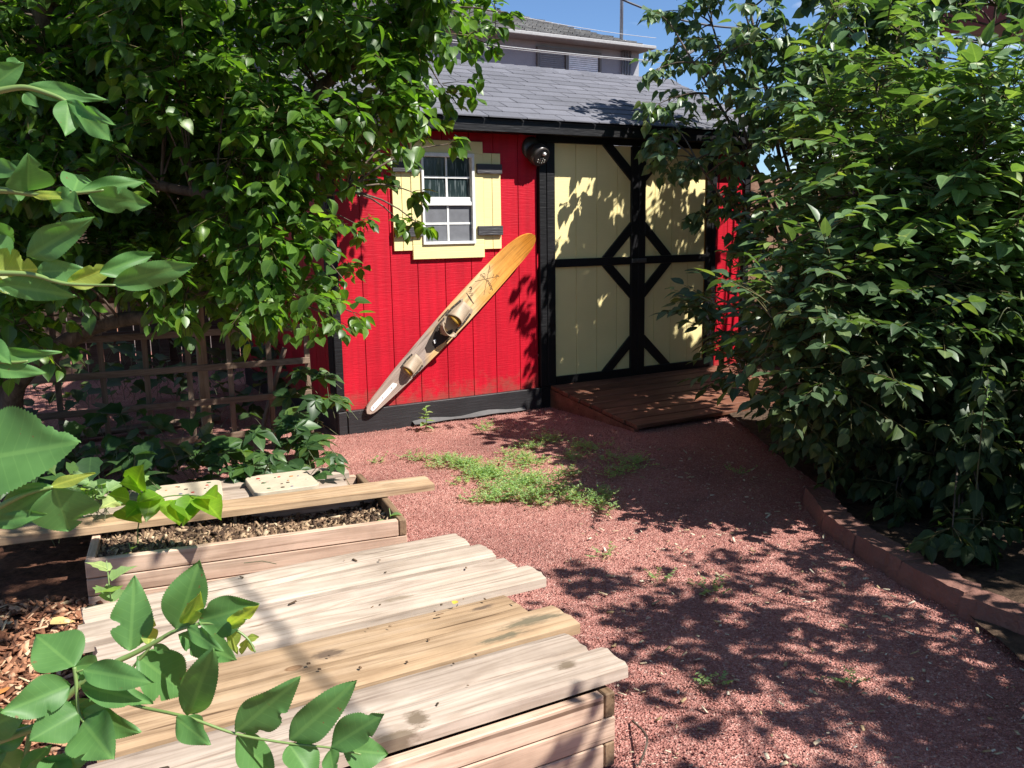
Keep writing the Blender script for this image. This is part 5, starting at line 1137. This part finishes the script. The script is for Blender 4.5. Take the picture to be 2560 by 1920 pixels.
branch("horizontal branch with big flat leaves at mid left edge",
       [(220, 1510, 230, 1230, 300, BG), (580, 1520, 640, 1350, 260, BG), (640, 1510, 1150, 1430, 120, BG), (700, 1545, 1200, 1620, 190, BG, .03), (430, 1530, 650, 1660, 200, BG, -.03), (250, 1535, 600, 1560, 80, BY), (60, 1540, 225, 1520, 90, BG), (-60, 1300, 140, 1360, 140, BG)],
       [([(-80, 1495, 0), (100, 1510, 0), (300, 1535, 0), (600, 1525, 0), (820, 1500, 0)], .0035, .001)], ZA, .78)
branch("branch with toothed leaves and yellow young leaves, left edge above the mulch",
       [(120, 1110, 402, 940, 130, BG), (-60, 1170, 165, 1165, 170, BY), (290, 1222, 490, 1150, 100, BY), (490, 1228, 848, 1130, 110, BG), (430, 1180, 665, 1093, 80, BG, .03), (-20, 1225, 335, 1280, 100, BG), (160, 1175, 360, 1165, 100, BG), (-60, 1030, 60, 1120, 120, BG), (-40, 960, 60, 1040, 90, BG)],
       [([(-60, 1180, 0), (130, 1185, 0), (290, 1226, 0), (500, 1232, 0)], .003, .001)], Q1, .80)
branch("very large rounded leaves close to the left edge, beside the bed end",
       [(-120, 330, 352, 255, 300, BG), (225, 445, -80, 640, 160, BG), (235, 450, 300, 640, 240, BG), (215, 445, 405, 380, 45, BY), (-30, 600, 200, 560, 60, BG)],
       [([(-60, 560, 0), (100, 480, 0), (230, 445, 0)], .003, .0015)], Q3, .74)
branch("narrow leaves at the left edge just below the trellis top",
       [(-60, 1540, 268, 1522, 60, BG), (-60, 1590, 205, 1612, 70, BG), (-80, 1480, 40, 1560, 90, BG), (-60, 700, 60, 760, 80, BG)],
       [([(-60, 1560, 0), (60, 1565, 0), (120, 1560, 0)], .002, .001)], Q1, .80)
# service drop that crosses above the camera, its soft shadow falls across the planks
def onplane(px, py, z):
    d_ = at(px, py, 1.0) - Vector((0, 0, CAMZ)); return Vector((0, 0, CAMZ)) + d_ * ((z - CAMZ) / d_.z)
cpts = [onplane(*Q3(x, y), .25) - LD * 5.2 for x, y in ((860, 480), (930, 700), (1050, 850), (1180, 1000), (1310, 1160), (1480, 1330))]
cpts = [cpts[0] + (cpts[0] - cpts[1]) * 3] + cpts + [cpts[-1] + (cpts[-1] - cpts[-2]) * 4]
tag(MB().tube(smooth_pl(cpts), .011, 6).build("overhead_cable", plain("black_cable", (.02, .02, .02), .5), smooth=True), "thick service cable passing overhead, seen only as a soft shadow line across the planks", "cable")
# fallen yellow flower and dead leaves
def fallen(name, lab, p, size, col, rz, cat="leaf", grp="fallen leaves"):
    o = leaves(name, 'ovate', np.array([[0, 0, 0]]), np.array([[math.cos(rz), math.sin(rz), .05]]), np.array([[.1, .1, 1.0]]), np.array([size]), plain("dead_leaf_" + str(len(bpy.data.materials)), col, .7)); o.location = p; tag(o, lab, cat, grp)
fallen("fallen_leaf", "yellow green fallen leaf on the mulch at the left edge", (-1.83, 2.62, .05), .09, (.45, .50, .12), .3)
fallen("fallen_leaf", "tan dry leaf on the mulch near the bed's left end", (-1.55, 2.75, .05), .08, (.55, .36, .14), .8)
fallen("fallen_leaf", "orange brown dry leaf on the mulch lower left", (-1.46, 2.30, .05), .06, (.55, .22, .06), 2.0)
fallen("fallen_leaf", "small yellow leaf lying on the tan plank", (-.18, 2.42, .245), .028, (.60, .38, .05), 1.3)
fallen("fallen_leaf", "pale beige dry leaf on the mulch by the long shadow", (-1.75, 2.78, .05), .06, (.66, .48, .28), 2.8)
n = 38; s_ = rng.uniform(-1.05, .0, n); t_ = rng.uniform(.03, 1.12, n); P = np.stack([C2.x + s_ * e2.x + t_ * f2.x, C2.y + s_ * e2.y + t_ * f2.y, np.full(n, .2425)], -1)
tag(chips("plank_debris", n, P, .0026, island("dark_debris", [(0, (.04, .03, .02)), (1, (.22, .13, .07))]), .4, 4.5, zj=.001, tilt=.15), kind='stuff')
br_ = MB(); br_.box((-.06, -.045, 0), (.06, .045, .055)); tag(br_.build("brick", CB, None, (-1.52, 2.28, .02), (0, 0, .5), bevel=.004), "old reddish brick half sunk in the mulch beside the front bed", "brick")
tg = MB().tube([(-.9, 2.78, .242), (-.84, 2.785, .246), (-.79, 2.77, .241)], .0014, 5); tag(tg.build("twig", STEMD), "short dark twig lying on the farthest pale plank", "twig")
for a, b_, c in (((.30, 1.98, .01), (.33, 2.05, .04), (.31, 2.18, .01)),): tag(MB().tube(smooth_pl([a, b_, c]), .003, 5).build("twig", BK), "bent brown twig on the gravel beside the front bed's corner", "twig")
